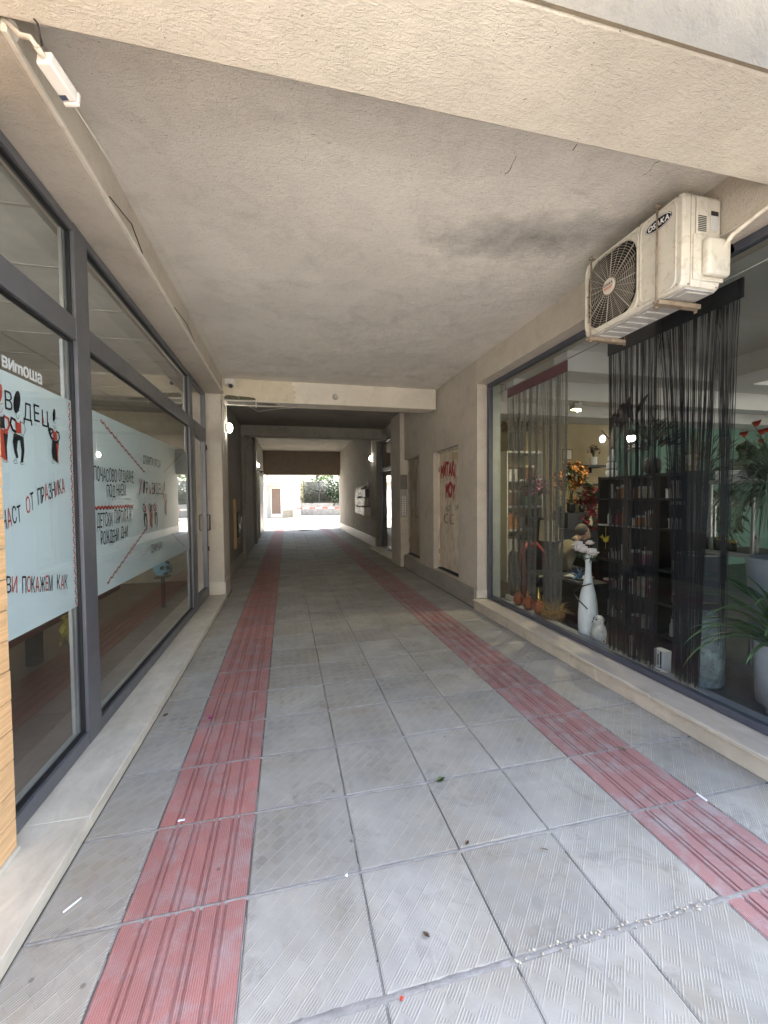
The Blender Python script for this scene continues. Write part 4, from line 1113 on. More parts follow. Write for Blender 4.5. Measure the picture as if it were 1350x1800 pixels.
# facade sign box over the pavement
T = thing('awning_box', 'white rounded awning box on the facade above the front beam', 'awning', (4, 1.2, 3.2))
q = MB(); q.box(1.16, 9, .62, .98, 3.185, 3.60, bev=.05, seg=4); q.build('housing', 'white', T)
T = thing('facade_clip', 'small white cable clip on the front edge of the beam', 'clip', (1.0, 1.43, 3.72))
q = MB(); q.cyl((1.105, 1.438, 3.83), (1.105, 1.40, 3.80), .02, n=10); q.cyl((1.105, 1.41, 3.81), (1.13, 1.40, 3.86), .008, n=8); q.build('clip', 'white', T)

# ------------------------------------------------------------------ litter
random.seed(31)
def litter(name, label, cat, pts, m_, h=.004):
    q = MB(); c = [Vector(p) for p in pts]; q.prism([(p.x, p.y, .003+random.uniform(0, .004)) for p in c], (0, 0, h)); o = q.build(name, m_, None, True); tag(o, label, cat)
def blob(x, y, r, n=7): return [(x + r*random.uniform(.5, 1)*math.cos(2*math.pi*i/n), y + r*random.uniform(.5, 1)*math.sin(2*math.pi*i/n), 0) for i in range(n)]
gl = leafmat('fallen_leaf', (.10, .14, .05)); bl = leafmat('dry_leaf', (.12, .08, .05))
def fallen(label, x, y, L, wd, a, m_):
    q = MB(); q.leaf((x, y, .012), (math.cos(a), math.sin(a), .1), (-math.sin(a), math.cos(a), .2), L, wd, .1); o = q.build('fallen_leaf', m_, None); tag(o, label, 'leaf', 'leaves fallen on the paving')
fallen('green leaf lying on the grey paving in the middle of the passage', .86, 2.31, .07, .035, .4, gl)
fallen('small green leaf on the paving by the beige step', 2.22, 2.29, .05, .03, 1.8, gl)
fallen('dry brown leaf on the front paving slab', .52, 1.48, .035, .022, 2.2, bl)
fallen('dark dry leaf in the middle of a slab near the right red strip', 1.22, 1.72, .045, .012, 2.6, bl)
fallen('curled dark leaf left of the slab joint in the foreground', .84, 1.85, .03, .022, .6, bl)
fallen('dry leaf by the edge of the cream step', -.99, 3.55, .05, .03, .9, bl)
q = MB(); q.cyl((-.945, 1.945, .006), (-.90, 2.0, .006), .004, n=8); tag(q.build('cigarette_butt', 'whitevinyl', None), 'white cigarette on the slab beside the cream step', 'cigarette')
q = MB(); q.box(-.60, -.565, 2.362, 2.375, .003, .007, bev=.001); tag(q.build('paper_scrap', 'whitevinyl', None), 'white paper scrap on the left red strip', 'paper scrap')
q = MB(); q.box(2.29, 2.30, 1.80, 1.86, .003, .010); tag(q.build('paper_scrap', 'whitevinyl', None), 'thin white paper scrap on the edge of the right red strip', 'paper scrap')
litter('paper_scrap', 'tiny white torn scrap on the centre slab', 'paper scrap', blob(.24, 1.83, .012), 'whitevinyl', .003)
litter('petal', 'magenta petal on the left red strip', 'petal', blob(-.62, 3.45, .02), flat('petal', (.30, .02, .16)), .004)
litter('wrapper', 'small red wrapper in the front paving joint', 'wrapper', blob(.36, 1.32, .008), 'redink', .006)
q = MB(); random.seed(17)
for k in range(90):
    x = random.uniform(.8, 1.75); y = Y0-.5+.5 + random.uniform(-.016, .016); r_ = random.uniform(.002, .007)
    q.sphere((x, y, .003), r_, 6, (1, 1, .6), .2)
tag(q.build('joint_gravel', M('gravel', (.48, .43, .34), .9, var=.5, vs=60), None), kind='stuff')

# ------------------------------------------------------------------ flower shop window
F = thing('shop_window', 'single huge display pane of the flower shop in a dark metal frame', 'shop window', (3.07, 3.8, .16))
q = MB(); q.box(3.035, 3.10, 5.80, 5.866, .162, 3.478, bev=.004); q.box(3.035, 3.10, 1.755, 1.82, .162, 3.478, bev=.004)
q.box(3.036, 3.099, 1.821, 5.799, .162, .215, bev=.004); q.box(3.036, 3.099, 1.821, 5.799, 3.42, 3.477, bev=.004)
q.build('frame', M('dark_blue_frame', (.085, .09, .115), .4, .3, var=.08), F)
q = MB(); q.face([(3.068, 1.82, .215), (3.068, 5.80, .215), (3.068, 5.80, 3.42), (3.068, 1.82, 3.42)]); q.build('pane', 'glass_shop', F)
bx('inner_ledge', M('ledge_grey', (.22, .24, .26), .5), F, 3.105, 3.30, 1.82, 5.80, .101, .165, bev=.004)

# ------------------------------------------------------------------ string curtains
def strings(mb, n, ya, yb, x, ztop, zbot, pull, wd=.0022, seed=1, zj=.1):
    rnd = random.Random(seed)
    for k in range(n):
        t_ = rnd.random(); t_ = min(1, max(0, t_ + .022*math.sin(2*math.pi*9*t_+seed))); y = ya + (yb-ya)*t_; xx = x + rnd.uniform(-.012, .012); w_ = wd*rnd.uniform(.6, 1.6)
        zb_ = zbot + rnd.uniform(0, zj); pts = []; ph = rnd.uniform(0, 6)
        for s in range(7):
            f = s/6; z = ztop + (zb_-ztop)*f
            tgt, amt = pull(t_, f)
            yy = y*(1-amt) + tgt*amt + .006*math.sin(ph+f*5)
            pts.append((xx + .008*math.sin(ph*2+f*4), yy, z))
        for (a, b) in zip(pts, pts[1:]):
            a, b = Vector(a), Vector(b)
            vs = [mb._v(a+Vector((0, -w_, 0))), mb._v(a+Vector((0, w_, 0))), mb._v(b+Vector((0, w_, 0))), mb._v(b+Vector((0, -w_, 0)))]
            vt = [mb._v(a+Vector((w_, 0, 0))), mb._v(b+Vector((w_, 0, 0)))]
            for fv in ((vs[0], vs[1], vs[2], vs[3]), (vs[1], vt[0], vt[1], vs[2]), (vt[0], vs[0], vs[3], vt[1])):
                mb.bm.faces.new(fv)
C1 = thing('string_curtain', 'grey string curtain with dark red heading, far end of the flower shop window', 'curtain', (3.2, 4.87, 3.3))
q = MB(); q.box(3.188, 3.204, 4.21, 5.535, 3.195, 3.325, bev=.003); q.build('heading', M('maroon_cloth', (.125, .035, .045), .9, bs=200, bd=.001), C1)
q = MB()
strings(q, 380, 4.22, 5.53, 3.196, 3.195, .30, lambda t_, f: ((4.46, .55*max(0, f-.3)) if t_ < .40 else (5.15, .12*f)), .0017, 3, .25)
q.build('strings', M('grey_string', (.21, .20, .18), .8, var=.3, vs=40), C1)
C2 = thing('string_curtain', 'black string curtain hanging behind the air conditioner in the flower shop window', 'curtain', (3.2, 2.95, 3.3))
q = MB(); q.box(3.186, 3.206, 2.315, 3.585, 3.155, 3.295, bev=.003); q.build('heading', M('black_cloth', (.012, .012, .016), .8), C2)
q = MB()
strings(q, 300, 2.98, 3.58, 3.196, 3.156, .168, lambda t_, f: (3.0+.5*t_, .4*f), .0013, 5, .05)
strings(q, 240, 2.46, 3.0, 3.197, 3.156, .168, lambda t_, f: (2.60+.18*t_, min(1, .95*f**.8)), .0013, 6, .12)
strings(q, 70, 2.32, 2.50, 3.198, 3.156, .5, lambda t_, f: (2.40+.035*t_, min(1, .2+.9*f)), .0012, 8, .9)
q.build('strings', M('black_string', (.010, .010, .013), .7), C2)
T = thing('curtain_rail', 'thin pale rail carrying the string curtains inside the shop window', 'rail', (3.2, 3.9, 3.34))
q = MB(); q.cyl((3.195, 1.9, 3.335), (3.195, 5.79, 3.335), .006, n=8); q.build('rod', 'steel', T)
for yy in (2.0, 3.7, 5.6):
    q = MB(); q.box(3.19, 3.20, yy, yy+.012, 3.34, 3.418); q.box(3.10, 3.1899, yy, yy+.012, 3.405, 3.418); q.build('bracket', 'steel', T)

# ------------------------------------------------------------------ things on display
T = thing('floor_vase', 'tall white bottle shaped floor vase with a black twig round its waist', 'vase', (3.37, 4.05, .10))
pv_ = [(.085, 0), (.10, .02), (.113, .12), (.116, .28), (.105, .42), (.085, .53), (.058, .63), (.042, .72), (.035, .80), (.036, .87), (.045, .93), (.058, .965), (.05, .962), (.03, .86)]
q = MB(); q.lathe([(r_*.92, h_) for r_, h_ in pv_], (3.37, 4.05, .101), 32); q.build('body', M('white_wood', (.86, .88, .87), .55, var=.06, vs=14, bs=30, bd=.004), T)
q = MB(); q.tube([(3.31, 3.93, .76), (3.28, 4.02, .72), (3.262, 4.10, .67), (3.27, 4.17, .61), (3.30, 4.18, .575), (3.265, 4.10, .555), (3.262, 4.02, .52), (3.28, 3.95, .47)], [.006, .008, .009, .008, .007, .009, .008, .006], 6); q.build('twig', 'black', T)
rp = M('rose_petal', (.80, .74, .73), .6, var=.1, vs=30); rg = leafmat('rose_leaf', (.05, .09, .045))
random.seed(12)
for k, (yy, zz, xx, lab) in enumerate(((4.19, 1.17, 3.35, 'white rose on the left of the white floor vase, half open'), (4.13, 1.135, 3.31, 'white rose second from left, lowest over the vase neck'), (4.045, 1.13, 3.30, 'pink edged white rose in the middle of the vase'), (3.93, 1.115, 3.32, 'white rose leaning out on the right of the vase'), (4.09, 1.20, 3.42, 'small white rosebud standing behind the other roses'))):
    T = thing('rose', lab, 'flower', (xx, yy, zz), 'roses in the white floor vase')
    r_ = .055 if k < 4 else .036
    q = MB()
    q.sphere((xx, yy, zz), r_*.6, 10, (1, 1, 1.05))
    for ring, n_, rr, el in ((0, 4, .62, 1.0), (1, 5, .82, .7), (2, 6, 1.0, .3)):
        for i in range(n_):
            a = 2*math.pi*i/n_ + ring*.5; d = Vector((math.cos(a), math.sin(a), 0)); tn = Vector((-math.sin(a), math.cos(a), 0)); rows = []
            for s in range(4):
                h = -.5 + s*.42; rad = rr*(.75+.22*s) if ring == 2 else rr*(1-.05*s)
                rows.append([q._v(Vector((xx, yy, zz)) + d*(r_*rad*(1-.12*abs(w_))) + tn*(w_*r_*.62) + Vector((0, 0, r_*(h*el+.1*ring*-1)))) for w_ in (-1, 0, 1)])
            for A_, B_ in zip(rows, rows[1:]):
                for j in (0, 1):
                    f = q.bm.faces.new((A_[j], A_[j+1], B_[j+1], B_[j])); f.smooth = True
    q.build('bloom', rp, T)
    q = MB(); q.tube([(xx, yy, zz-r_*.4), (xx*.6+3.37*.4, yy*.6+4.05*.4, zz-.10), (3.37, 4.05, .96)], .004, 5); q.build('stem', rg, T)
    q = MB()
    for i in range(4):
        a = random.uniform(0, 6.3); q.leaf((xx*.8+3.37*.2, yy*.8+4.05*.2, zz-.07), (math.cos(a), math.sin(a), -.25), (-math.sin(a), math.cos(a), .1), .085, .05)
    q.build('leaves', rg, T)
tc = M('terracotta_gloss', (.33, .085, .035), .45, var=.15); gd = M('gold', (.80, .60, .20), .28, .9, var=.1)
MAT['terracotta'], MAT['gold'] = tc, gd
def gourd(loc, lab):
    T = thing('gourd_bottle', lab, 'bottle', loc, 'terracotta gourds with gold necks')
    q = MB(); q.lathe([(.03, 0), (.055, .02), (.068, .07), (.066, .12), (.045, .165), (.03, .185)], loc, 20); q.build('body', 'terracotta', T)
    q = MB(); q.lathe([(.031, .183), (.024, .22), (.015, .28), (.011, .345), (.014, .355)], loc, 16); q.build('neck', 'gold', T); return T
g0 = gourd((3.27, 5.36, .166), 'terracotta gourd bottle with gold neck, farthest of three in the window')
for loc, lab in (((3.27, 5.10, .166), 'terracotta gourd bottle with gold neck, middle of three in the window'), ((3.27, 4.86, .166), 'terracotta gourd bottle with gold neck beside the straw nest')):
    c = copy_thing(g0, loc); c['label'] = lab
T = thing('straw_nest', 'basket heaped with golden straw on the window ledge beside the gourds', 'basket', (3.36, 4.68, .101))
q = MB(); q.lathe([(.10, 0), (.14, .04), (.15, .10), (.14, .11)], (3.36, 4.68, .101), 20); q.build('basket', M('wicker', (.22, .13, .05), .8, var=.3, vs=60, bs=90, bd=.006), T)
q = MB(); random.seed(14)
for k in range(170):
    a = random.uniform(0, 6.28); e = random.uniform(.0, 1.2); d = Vector((math.cos(a)*math.cos(e), math.sin(a)*math.cos(e), math.sin(e)))
    q.blade(Vector((3.36, 4.68, .2)) + d*.03 + Vector((random.uniform(-.09, .09), random.uniform(-.09, .09), random.uniform(0, .09))), d, random.uniform(.12, .25), .005, 3.5, 5)
q.build('straw', M('straw', (.46, .34, .13), .7, var=.3, vs=30), T)
T = thing('wavy_vase', 'tall grey wavy vase with a bare twig in the far corner of the window', 'vase', (3.4, 5.72, .1))
q = MB(); q.lathe([(.07, 0), (.085, .1), (.10, .22), (.085, .34), (.065, .46), (.08, .58), (.075, .66), (.05, .70)], (3.40, 5.68, .225), 20); q.build('body', M('slate_glaze', (.15, .145, .13), .5), T)
bx('base', 'lightstone', T, 3.305, 3.50, 5.58, 5.79, .101, .222, bev=.006)
q = MB(); q.tube([(3.40, 5.68, .90), (3.38, 5.70, 1.05), (3.43, 5.62, 1.2), (3.36, 5.70, 1.32), (3.33, 5.78, 1.42)], .006, 6); q.tube([(3.36, 5.70, 1.32), (3.42, 5.55, 1.29)], .004, 5); q.build('twig', M('twig', (.26, .19, .08), .8), T)
# stone animal figure with a little cart
st_ = M('white_stone', (.62, .60, .54), .8, var=.2, vs=20, bs=60, bd=.006, dirt=.6, dirtc=(.2, .18, .15))
T = thing('garden_figure', 'white stone puppy figurine on a little wheeled cart beside the floor vase', 'figurine', (3.32, 3.82, .165))
q = MB(); c = Vector((3.31, 3.81, .167))
q.lathe([(.055, 0), (.075, .03), (.078, .09), (.066, .15), (.05, .18)], c, 16); q.sphere(c+Vector((0, 0, .215)), .058, 14, (1, 1, .95)); q.sphere(c+Vector((-.05, 0, .20)), .028, 10)
q.build('body', st_, T)
for s in (-1, 1):
    q = MB(); q.sphere(c+Vector((-.005, .055*s, .20)), .03, 10, (.6, .45, 1.7)); q.build('ear', st_, T)
q = MB()
for s in (-1, 1): q.sphere(c+Vector((-.05, .022*s, .232)), .0075, 8)
q.sphere(c+Vector((-.078, 0, .205)), .009, 8)
q.build('face', 'ink', T)
for s in (-.6, 1):
    q = MB(); cc = c+Vector((-.03, -.10*s, .035)); pts = [cc+Vector((0, .034*math.cos(2*math.pi*i/20), .034*math.sin(2*math.pi*i/20))) for i in range(21)]; q.tube(pts, .005, 6, caps=False); q.cyl(cc-Vector((.006, 0, 0)), cc+Vector((.006, 0, 0)), .010)
    q.build('wheel', st_, T)
q = MB(); q.tube([c+Vector((-.03, -.10, .035)), c+Vector((-.03, -.085, .12)), c+Vector((-.02, -.05, .07))], .006, 6); q.build('handle', st_, T)
T = thing('figurine', 'small white stone angel figurine under the black curtain', 'figurine', (3.33, 3.36, .165))
q = MB(); q.lathe([(.045, 0), (.05, .02), (.03, .08), (.035, .12), (.02, .145)], (3.32, 3.37, .167), 14); q.sphere((3.32, 3.37, .335), .026, 10)
q.prism([(3.34, 3.40, .25), (3.34, 3.45, .33), (3.34, 3.41, .31)], (.01, 0, 0)); q.build('body', st_, T, True)
T = thing('box', 'white paper box with dark stripes at the foot of the black shelf', 'box', (3.42, 3.1, .165))
q = MB(); q.box(3.34, 3.42, 3.03, 3.14, .102, .31, bev=.002); q.build('carton', 'paper', T)
q = MB(); q.box(3.338, 3.3399, 3.06, 3.075, .12, .30); q.box(3.338, 3.3399, 3.09, 3.10, .11, .27); q.build('stripe', 'ink', T)
q = MB(); random.seed(6)
for k in range(14): q.leaf((3.25+random.uniform(-.06, .02), 3.02+random.uniform(-.12, .12), .169+.002*k), (random.uniform(-1, 1), random.uniform(-1, 1), .1), (.2, .8, .2), .07, .03)
tag(q.build('petals', M('white_petals', (.62, .6, .56), .7), None), 'scattered white petals lying on the window ledge', 'petals', kind='stuff')

# planters
gpot = M('grey_planter', (.25, .275, .29), .6, var=.1, vs=4); mott = M('verdigris', (.27, .33, .32), .75, var=.45, vs=9, bs=30, bd=.02, dirt=.8, dirtc=(.07, .07, .065))
T = thing('planter', 'mottled verdigris cylinder planter standing on the window ledge', 'planter', (3.52, 2.85, .1))
q = MB(); q.lathe([(.165, 0), (.17, .02), (.172, .58), (.165, .60), (.15, .60), (.148, .5)], (3.53, 2.85, .101), 28); q.build('body', mott, T)
bx('liner', 'dark', T, 3.45, 3.61, 2.77, 2.93, .55, .62, bev=.03)
T = thing('planter', 'tall dark grey cylinder planter behind the mottled one', 'planter', (4.0, 3.27, .1))
q = MB(); q.lathe([(.15, 0), (.16, .02), (.172, 1.06), (.175, 1.075), (.16, 1.075), (.15, .98)], (3.85, 3.14, .101), 28); q.build('body', M('dark_planter', (.10, .115, .13), .6), T)
q = MB(); pts = [(3.85+.168*math.cos(2*math.pi*i/28), 3.14+.168*math.sin(2*math.pi*i/28), 1.178) for i in range(29)]; q.tube(pts, .006, 6, caps=False); q.build('rim', 'lightstone', T)
T = thing('planter', 'tall tapered grey planter holding the ponytail palm', 'planter', (3.80, 2.52, .1))
q = MB(); q.lathe([(.115, 0), (.125, .02), (.205, 1.10), (.215, 1.125), (.195, 1.125), (.185, 1.0)], (3.88, 2.50, .101), 32); q.build('body', gpot, T)
q = MB(); q.cyl((3.88, 2.50, 1.17), (3.88, 2.50, 1.18), .188, n=24); q.build('soil', 'dark', T)
T = thing('ponytail_palm', 'ponytail palm with thin drooping leaves in the tall tapered planter', 'plant', (3.88, 2.50, 1.18))
q = MB(); q.tube([(3.86, 2.50, 1.17), (3.86, 2.51, 1.35), (3.85, 2.52, 1.55), (3.85, 2.53, 1.78)], [.04, .028, .022, .02], 10); q.build('trunk', M('palm_trunk', (.22, .18, .13), .9, bs=40, bd=.01), T)
q = MB(); random.seed(19)
for k in range(260):
    a = random.uniform(0, 6.28); e = random.uniform(-.1, 1.35); d = Vector((math.cos(a)*math.cos(e), math.sin(a)*math.cos(e), math.sin(e)))
    q.blade(Vector((3.85, 2.53, 1.72+random.uniform(0, .1))), d, random.uniform(.5, .85), .011, random.uniform(2.2, 3.6), 9, .2)
q.build('crown', leafmat('palm_leaf', (.07, .105, .055)), T)
T = thing('planter', 'pale grey round planter with a white plinth at the near end of the window', 'planter', (3.52, 2.2, .1))
q = MB(); q.lathe([(.13, 0), (.14, .09), (.175, .10), (.185, .52), (.18, .54), (.165, .54), (.16, .44)], (3.54, 2.21, .101), 32); q.build('body', M('pale_planter', (.33, .35, .38), .6), T)
q = MB(); q.cyl((3.54, 2.21, .575), (3.54, 2.21, .585), .165, n=24); q.build('soil', 'dark', T)
T = thing('strap_leaf_plant', 'green strap leaved plant arching out of the pale round planter', 'plant', (3.54, 2.21, .58))
q = MB(); random.seed(23)
for k in range(46):
    a = random.uniform(0, 6.28); e = random.uniform(.5, 1.4); d = Vector((math.cos(a)*math.cos(e), math.sin(a)*math.cos(e), math.sin(e)))
    q.blade((3.54+random.uniform(-.05, .05), 2.21+random.uniform(-.05, .05), .585), d, random.uniform(.5, .85), .040, random.uniform(1.3, 2.8), 9, .3)
for a, e, L in ((2.1, .9, .85), (1.75, .65, .7), (2.5, 1.0, .8), (1.9, 1.2, .9)):
    d = Vector((math.cos(a)*math.cos(e)*.6, math.sin(a)*math.cos(e), math.sin(e))); q.blade((3.54, 2.23, .585), d, L, .03, 1.9, 10, .3)
q.build('leaves', leafmat('strap_leaf', (.065, .13, .05)), T)

# anthurium and rush on the steel table
mt_ = M('steel_edge', (.55, .55, .54), .35, .6)
T = thing('display_table', 'dark tiered display table with pale metal edges behind the palm', 'table', (4.7, 3.1, .1))
for zz, ya, yb in ((1.86, 2.5, 3.42), (1.64, 3.42, 3.85), (1.14, 2.45, 3.5)):
    q = MB(); q.box(4.30, 4.95, ya, yb, zz, zz+.03); q.mi = 1; q.box(4.285, 4.2995, ya, yb, zz-.004, zz+.034); q.build('shelf', ['black', mt_], T)
for yy, zt_ in ((2.47, 1.859), (3.0, 1.859), (3.40, 1.859), (3.81, 1.639)):
    for xx in (4.32, 4.9): bx('leg', 'steel' if yy != 3.40 else mt_, T, xx, xx+.02, yy, yy+.02, .10, zt_)
T = thing('anthurium', 'anthurium with red flowers and dark heart leaves on the display table', 'plant', (4.45, 3.0, 1.89))
q = MB(); q.lathe([(.09, 0), (.12, .02), (.15, .14), (.155, .15), (.14, .15), (.13, .12)], (4.45, 3.0, 1.891), 20); q.build('pot', 'black', T)
q = MB(); lm = MB(); rm_ = MB(); random.seed(27)
for y_, z_, r_ in ((3.03, 2.42, .045), (3.14, 2.335, .045), (2.98, 2.335, .045), (2.935, 2.345, .035), (2.985, 2.25, .032)):
    q.leaf((4.36, y_+r_*.6, z_), (-.2, -1, .15), (-.75, .1, .6), r_*2, r_*1.5, .25)
    lm.tube([(4.45, 3.0, 2.03), (4.42, y_*.5+1.5, z_-.12), (4.36, y_+r_*.4, z_)], .004, 5)
for y_, z_, r_, a in ((3.07, 2.22, .09, .3), (3.11, 2.20, .08, -.8), (2.90, 2.15, .12, .2), (2.86, 2.10, .12, -.6), (3.0, 2.16, .09, 1.2)):
    rm_.leaf((4.38, y_+.05, z_+.06), (-.3, math.sin(a)*.6-.3, -.8), (-.7, .7, .1), r_*2, r_*1.6, .2)
    lm.tube([(4.45, 3.0, 2.03), (4.40, y_, z_+.05)], .004, 5)
q.build('flowers', M('red_spathe', (.52, .07, .04), .35, var=.15), T); lm.build('stems', 'MATX' if False else leafmat('stem_green', (.10, .16, .05)), T); rm_.build('leaves', leafmat('dark_heart_leaf', (.035, .075, .035)), T)
T = thing('rush', 'thin upright rush with long dark blades behind the anthurium', 'plant', (4.75, 2.9, 1.89))
q = MB(); q.lathe([(.08, 0), (.10, .12)], (4.75, 2.9, 1.891), 14); q.build('pot', 'black', T)
q = MB()
for k in range(26): q.blade((4.75+random.uniform(-.05, .05), 2.9+random.uniform(-.06, .06), 2.01), (random.uniform(-.3, .1), random.uniform(-.5, .5), 1), random.uniform(.5, .9), .008, .25, 6)
q.build('blades', leafmat('rush_green', (.05, .07, .05)), T)
T = thing('dark_shrub', 'large dark leafy shrub in a black tub in front of the green wall', 'plant', (6.2, 5.0, .1))
q = MB(); q.lathe([(.2, 0), (.26, .03), (.3, .5), (.28, .52)], (6.2, 5.0, .101), 20); q.build('tub', 'black', T)
q = MB(); q.tube([(6.2, 5.0, .6), (6.22, 5.02, 1.3), (6.2, 5.0, 2.0)], [.04, .03, .015], 8); q.build('trunk', 'bark' if 'bark' in MAT else M('shrub_bark', (.1, .08, .06), .9), T)
q = MB(); random.seed(83)
for k in range(700):
    a = random.uniform(0, 6.28); e = random.uniform(-1.2, 1.4); d = Vector((math.cos(a)*math.cos(e)*.8, math.sin(a)*math.cos(e)*.8, math.sin(e)*1.1)); q.leaf(Vector((6.2, 5.0, 1.75)) + d*random.uniform(.25, .8), d+Vector((0, 0, -.4)), d.orthogonal(), random.uniform(.1, .2), .06)
q.build('crown', leafmat('shrub_leaf', (.03, .05, .025)), T)
T = thing('grass_pot', 'low pot of tangled dry grass on the display table', 'plant', (4.5, 3.28, 1.89))
q = MB(); q.box(4.36, 4.62, 3.16, 3.40, 1.891, 1.99, bev=.01); q.build('pot', 'paper', T)
q = MB()
for k in range(110):
    a = random.uniform(0, 6.28); e = random.uniform(.1, 1.2); q.blade((4.49+random.uniform(-.1, .1), 3.26+random.uniform(-.16, .1), 1.99), (math.cos(a)*math.cos(e), math.sin(a)*math.cos(e), math.sin(e)), random.uniform(.12, .3), .005, 4, 5)
q.build('grass', M('dry_grass', (.22, .18, .09), .8, var=.4, vs=30), T)
T = thing('dried_grass_sheaf', 'sheaf of pale dried stalks in a wrapper standing on the lower table tier', 'dried grass', (4.45, 3.66, 1.67))
q = MB(); random.seed(33)
for k in range(60): q.blade((4.4+random.uniform(-.03, .03), 3.68+random.uniform(-.03, .03), 1.675), (random.uniform(-.2, .2), random.uniform(-.22, .22), 1), random.uniform(.5, .95), .007, .2, 6)
q.build('stalks', M('pale_stalk', (.40, .31, .16), .8, var=.3, vs=30), T)
q = MB(); q.cyl((4.4, 3.68, 2.08), (4.4, 3.68, 2.19), .055, .06, 14); q.build('band', 'paper', T)
for k, (y_, lab, mt2) in enumerate(((3.38, 'short fat black candle jar with gold lid on the lower tier', 'black'), (3.26, 'small black tin beside the candle jar', 'black'), (3.05, 'pale pink and black bottle on the lower tier', 'paper'))):
    T = thing('jar', lab, 'jar', (4.4, y_, 1.17))
    q = MB(); q.cyl((4.42, y_, 1.171), (4.42, y_, 1.171+(.10, .08, .15)[k]), (.055, .045, .03)[k], n=18); q.build('body', mt2, T)
    q = MB(); q.cyl((4.42, y_, 1.172+(.10, .08, .15)[k]), (4.42, y_, 1.20+(.10, .08, .15)[k]), (.05, .04, .018)[k], n=18); q.build('lid', 'gold' if k != 2 else M('pink_cap', (.5, .22, .3)), T)

# black shelf unit parallel with the window
random.seed(40)
T = thing('shelf_unit', 'tall black open shelf unit behind the black string curtain', 'shelf', (4.2, 4.1, .1))
bk = M('black_shelf', (.013, .013, .014), .5); MAT['bk'] = bk
for ya in (3.47, 3.85, 4.28, 4.72): bx('side_panel', 'bk', T, 4.08, 4.40, ya-.012, ya+.012, .10, 2.0)
for zz in (.14, .52, .90, 1.36, 1.70, 1.975): bx('shelf', 'bk', T, 4.079, 4.401, 3.46, 4.732, zz-.012, zz+.012)
bx('back_panel', 'bk', T, 4.402, 4.412, 3.46, 4.732, .10, 2.0)
bx('price_rail', mt_, T, 4.070, 4.0785, 3.86, 4.72, 1.352, 1.372)
cols = [('red', (.30, .03, .04)), ('cream', (.55, .50, .40)), ('dark green', (.04, .10, .06)), ('orange', (.5, .2, .05)), ('white', (.65, .64, .62)), ('pink', (.45, .18, .24)), ('silver', (.5, .5, .5)), ('brown', (.14, .07, .035))]
for nm, c in cols: MAT['c_'+nm] = M('item_'+nm.replace(' ', '_'), c, .45)
def bottle(x, y, z, h, r, col, lab, cat='bottle'):
    T = thing(cat, lab, cat, (x, y, z), 'small goods on the black shelf unit')
    q = MB(); q.lathe([(r*.9, 0), (r, h*.05), (r, h*.55), (r*.4, h*.72), (r*.36, h*.9)], (x, y, z), 16); q.build('body', 'c_'+col, T)
    q = MB(); q.cyl((x, y, z+h*.9+.0005), (x, y, z+h), r*.42, n=12); q.build('cap', 'gold', T)
def carton(x, y, z, wx, wy, h, col, lab):
    T = thing('gift_box', lab, 'box', (x, y, z), 'small goods on the black shelf unit')
    q = MB(); q.box(x-wx/2, x+wx/2, y-wy/2, y+wy/2, z, z+h*.8, bev=.002); q.build('box', 'c_'+col, T)
    q = MB(); q.box(x-wx/2-.003, x+wx/2+.003, y-wy/2-.003, y+wy/2+.003, z+h*.8+.0005, z+h, bev=.002); q.build('lid', 'c_white' if col != 'white' else 'c_silver', T)
def book(x, y, z, w_, h, col, lab):
    q = MB(); q.box(x-.07, x+.07, y-w_/2, y+w_/2, z, z+h, bev=.001); q.mi = 1; q.box(x-.073, x-.0705, y-w_/2+.003, y+w_/2-.003, z+h*.6, z+h*.8)
    o = q.build('book', ['c_'+col, 'c_white' if col != 'white' else 'c_brown']); tag(o, lab, 'book', 'books on the black shelf unit')
rowname = {.152: 'bottom', .532: 'second lowest', .912: 'third', 1.372: 'rail edged', 1.712: 'upper'}
for zz, rn_ in rowname.items():
    zz += .001
    for cc, (ya, yb, cn) in enumerate(((3.50, 3.82, 'right'), (3.89, 4.25, 'middle'), (4.32, 4.69, 'left'))):
        y = ya + .05; k = 0; seq = random.sample(cols, 4)
        tall = .26
        for nm, c in seq:
            if y > yb-.03: break
            kd = random.choice('bcb') if not (rn_ == 'second lowest' and cn == 'middle') else 'k'
            lab = f'{nm} %s in the {cn} bay, {rn_} tier of the black shelf unit'
            if kd == 'b': bottle(4.16+random.uniform(0, .08), y, zz, random.uniform(.13, tall), random.uniform(.022, .036), nm, lab % 'bottle')
            elif kd == 'c': carton(4.17+random.uniform(0, .06), y+.01, zz, .10, .07, random.uniform(.08, .2), nm, lab % 'gift box')
            else: book(4.18, y, zz, .045, random.uniform(.18, .25), nm, lab % 'book')
            y += .088
T = thing('striped_vase', 'white stacked bottle vase with silver bands on top of the black shelf unit', 'vase', (4.15, 4.6, 1.988))
q = MB(); q.lathe([(.05, 0), (.07, .03), (.07, .08), (.045, .10), (.06, .13), (.06, .18), (.035, .20), (.045, .22), (.045, .26), (.02, .29), (.02, .36)], (4.15, 4.58, 1.988), 20); q.build('body', 'white', T)
q = MB(); q.lathe([(.052, .095), (.053, .12)], (4.15, 4.58, 1.988), 20); q.lathe([(.042, .185), (.043, .212)], (4.15, 4.58, 1.988), 20); q.build('band', 'steel', T)
T = thing('dried_leaf_spray', 'spray of dark purple leaves and bare twigs rising from the striped vase', 'dried flowers', (4.15, 4.58, 2.34))
q = MB(); random.seed(41)
for k in range(9):
    y_, z_ = 4.5+random.uniform(-.30, .08), 2.52+random.uniform(-.08, .2); q.leaf((4.15+random.uniform(-.1, .1), y_, z_), (random.uniform(-.3, .3), random.uniform(-.3, .3), 1), (.2, 1, .1), .34, .12, .1)
q.build('leaves', M('purple_leaf', (.045, .02, .03), .6), T)
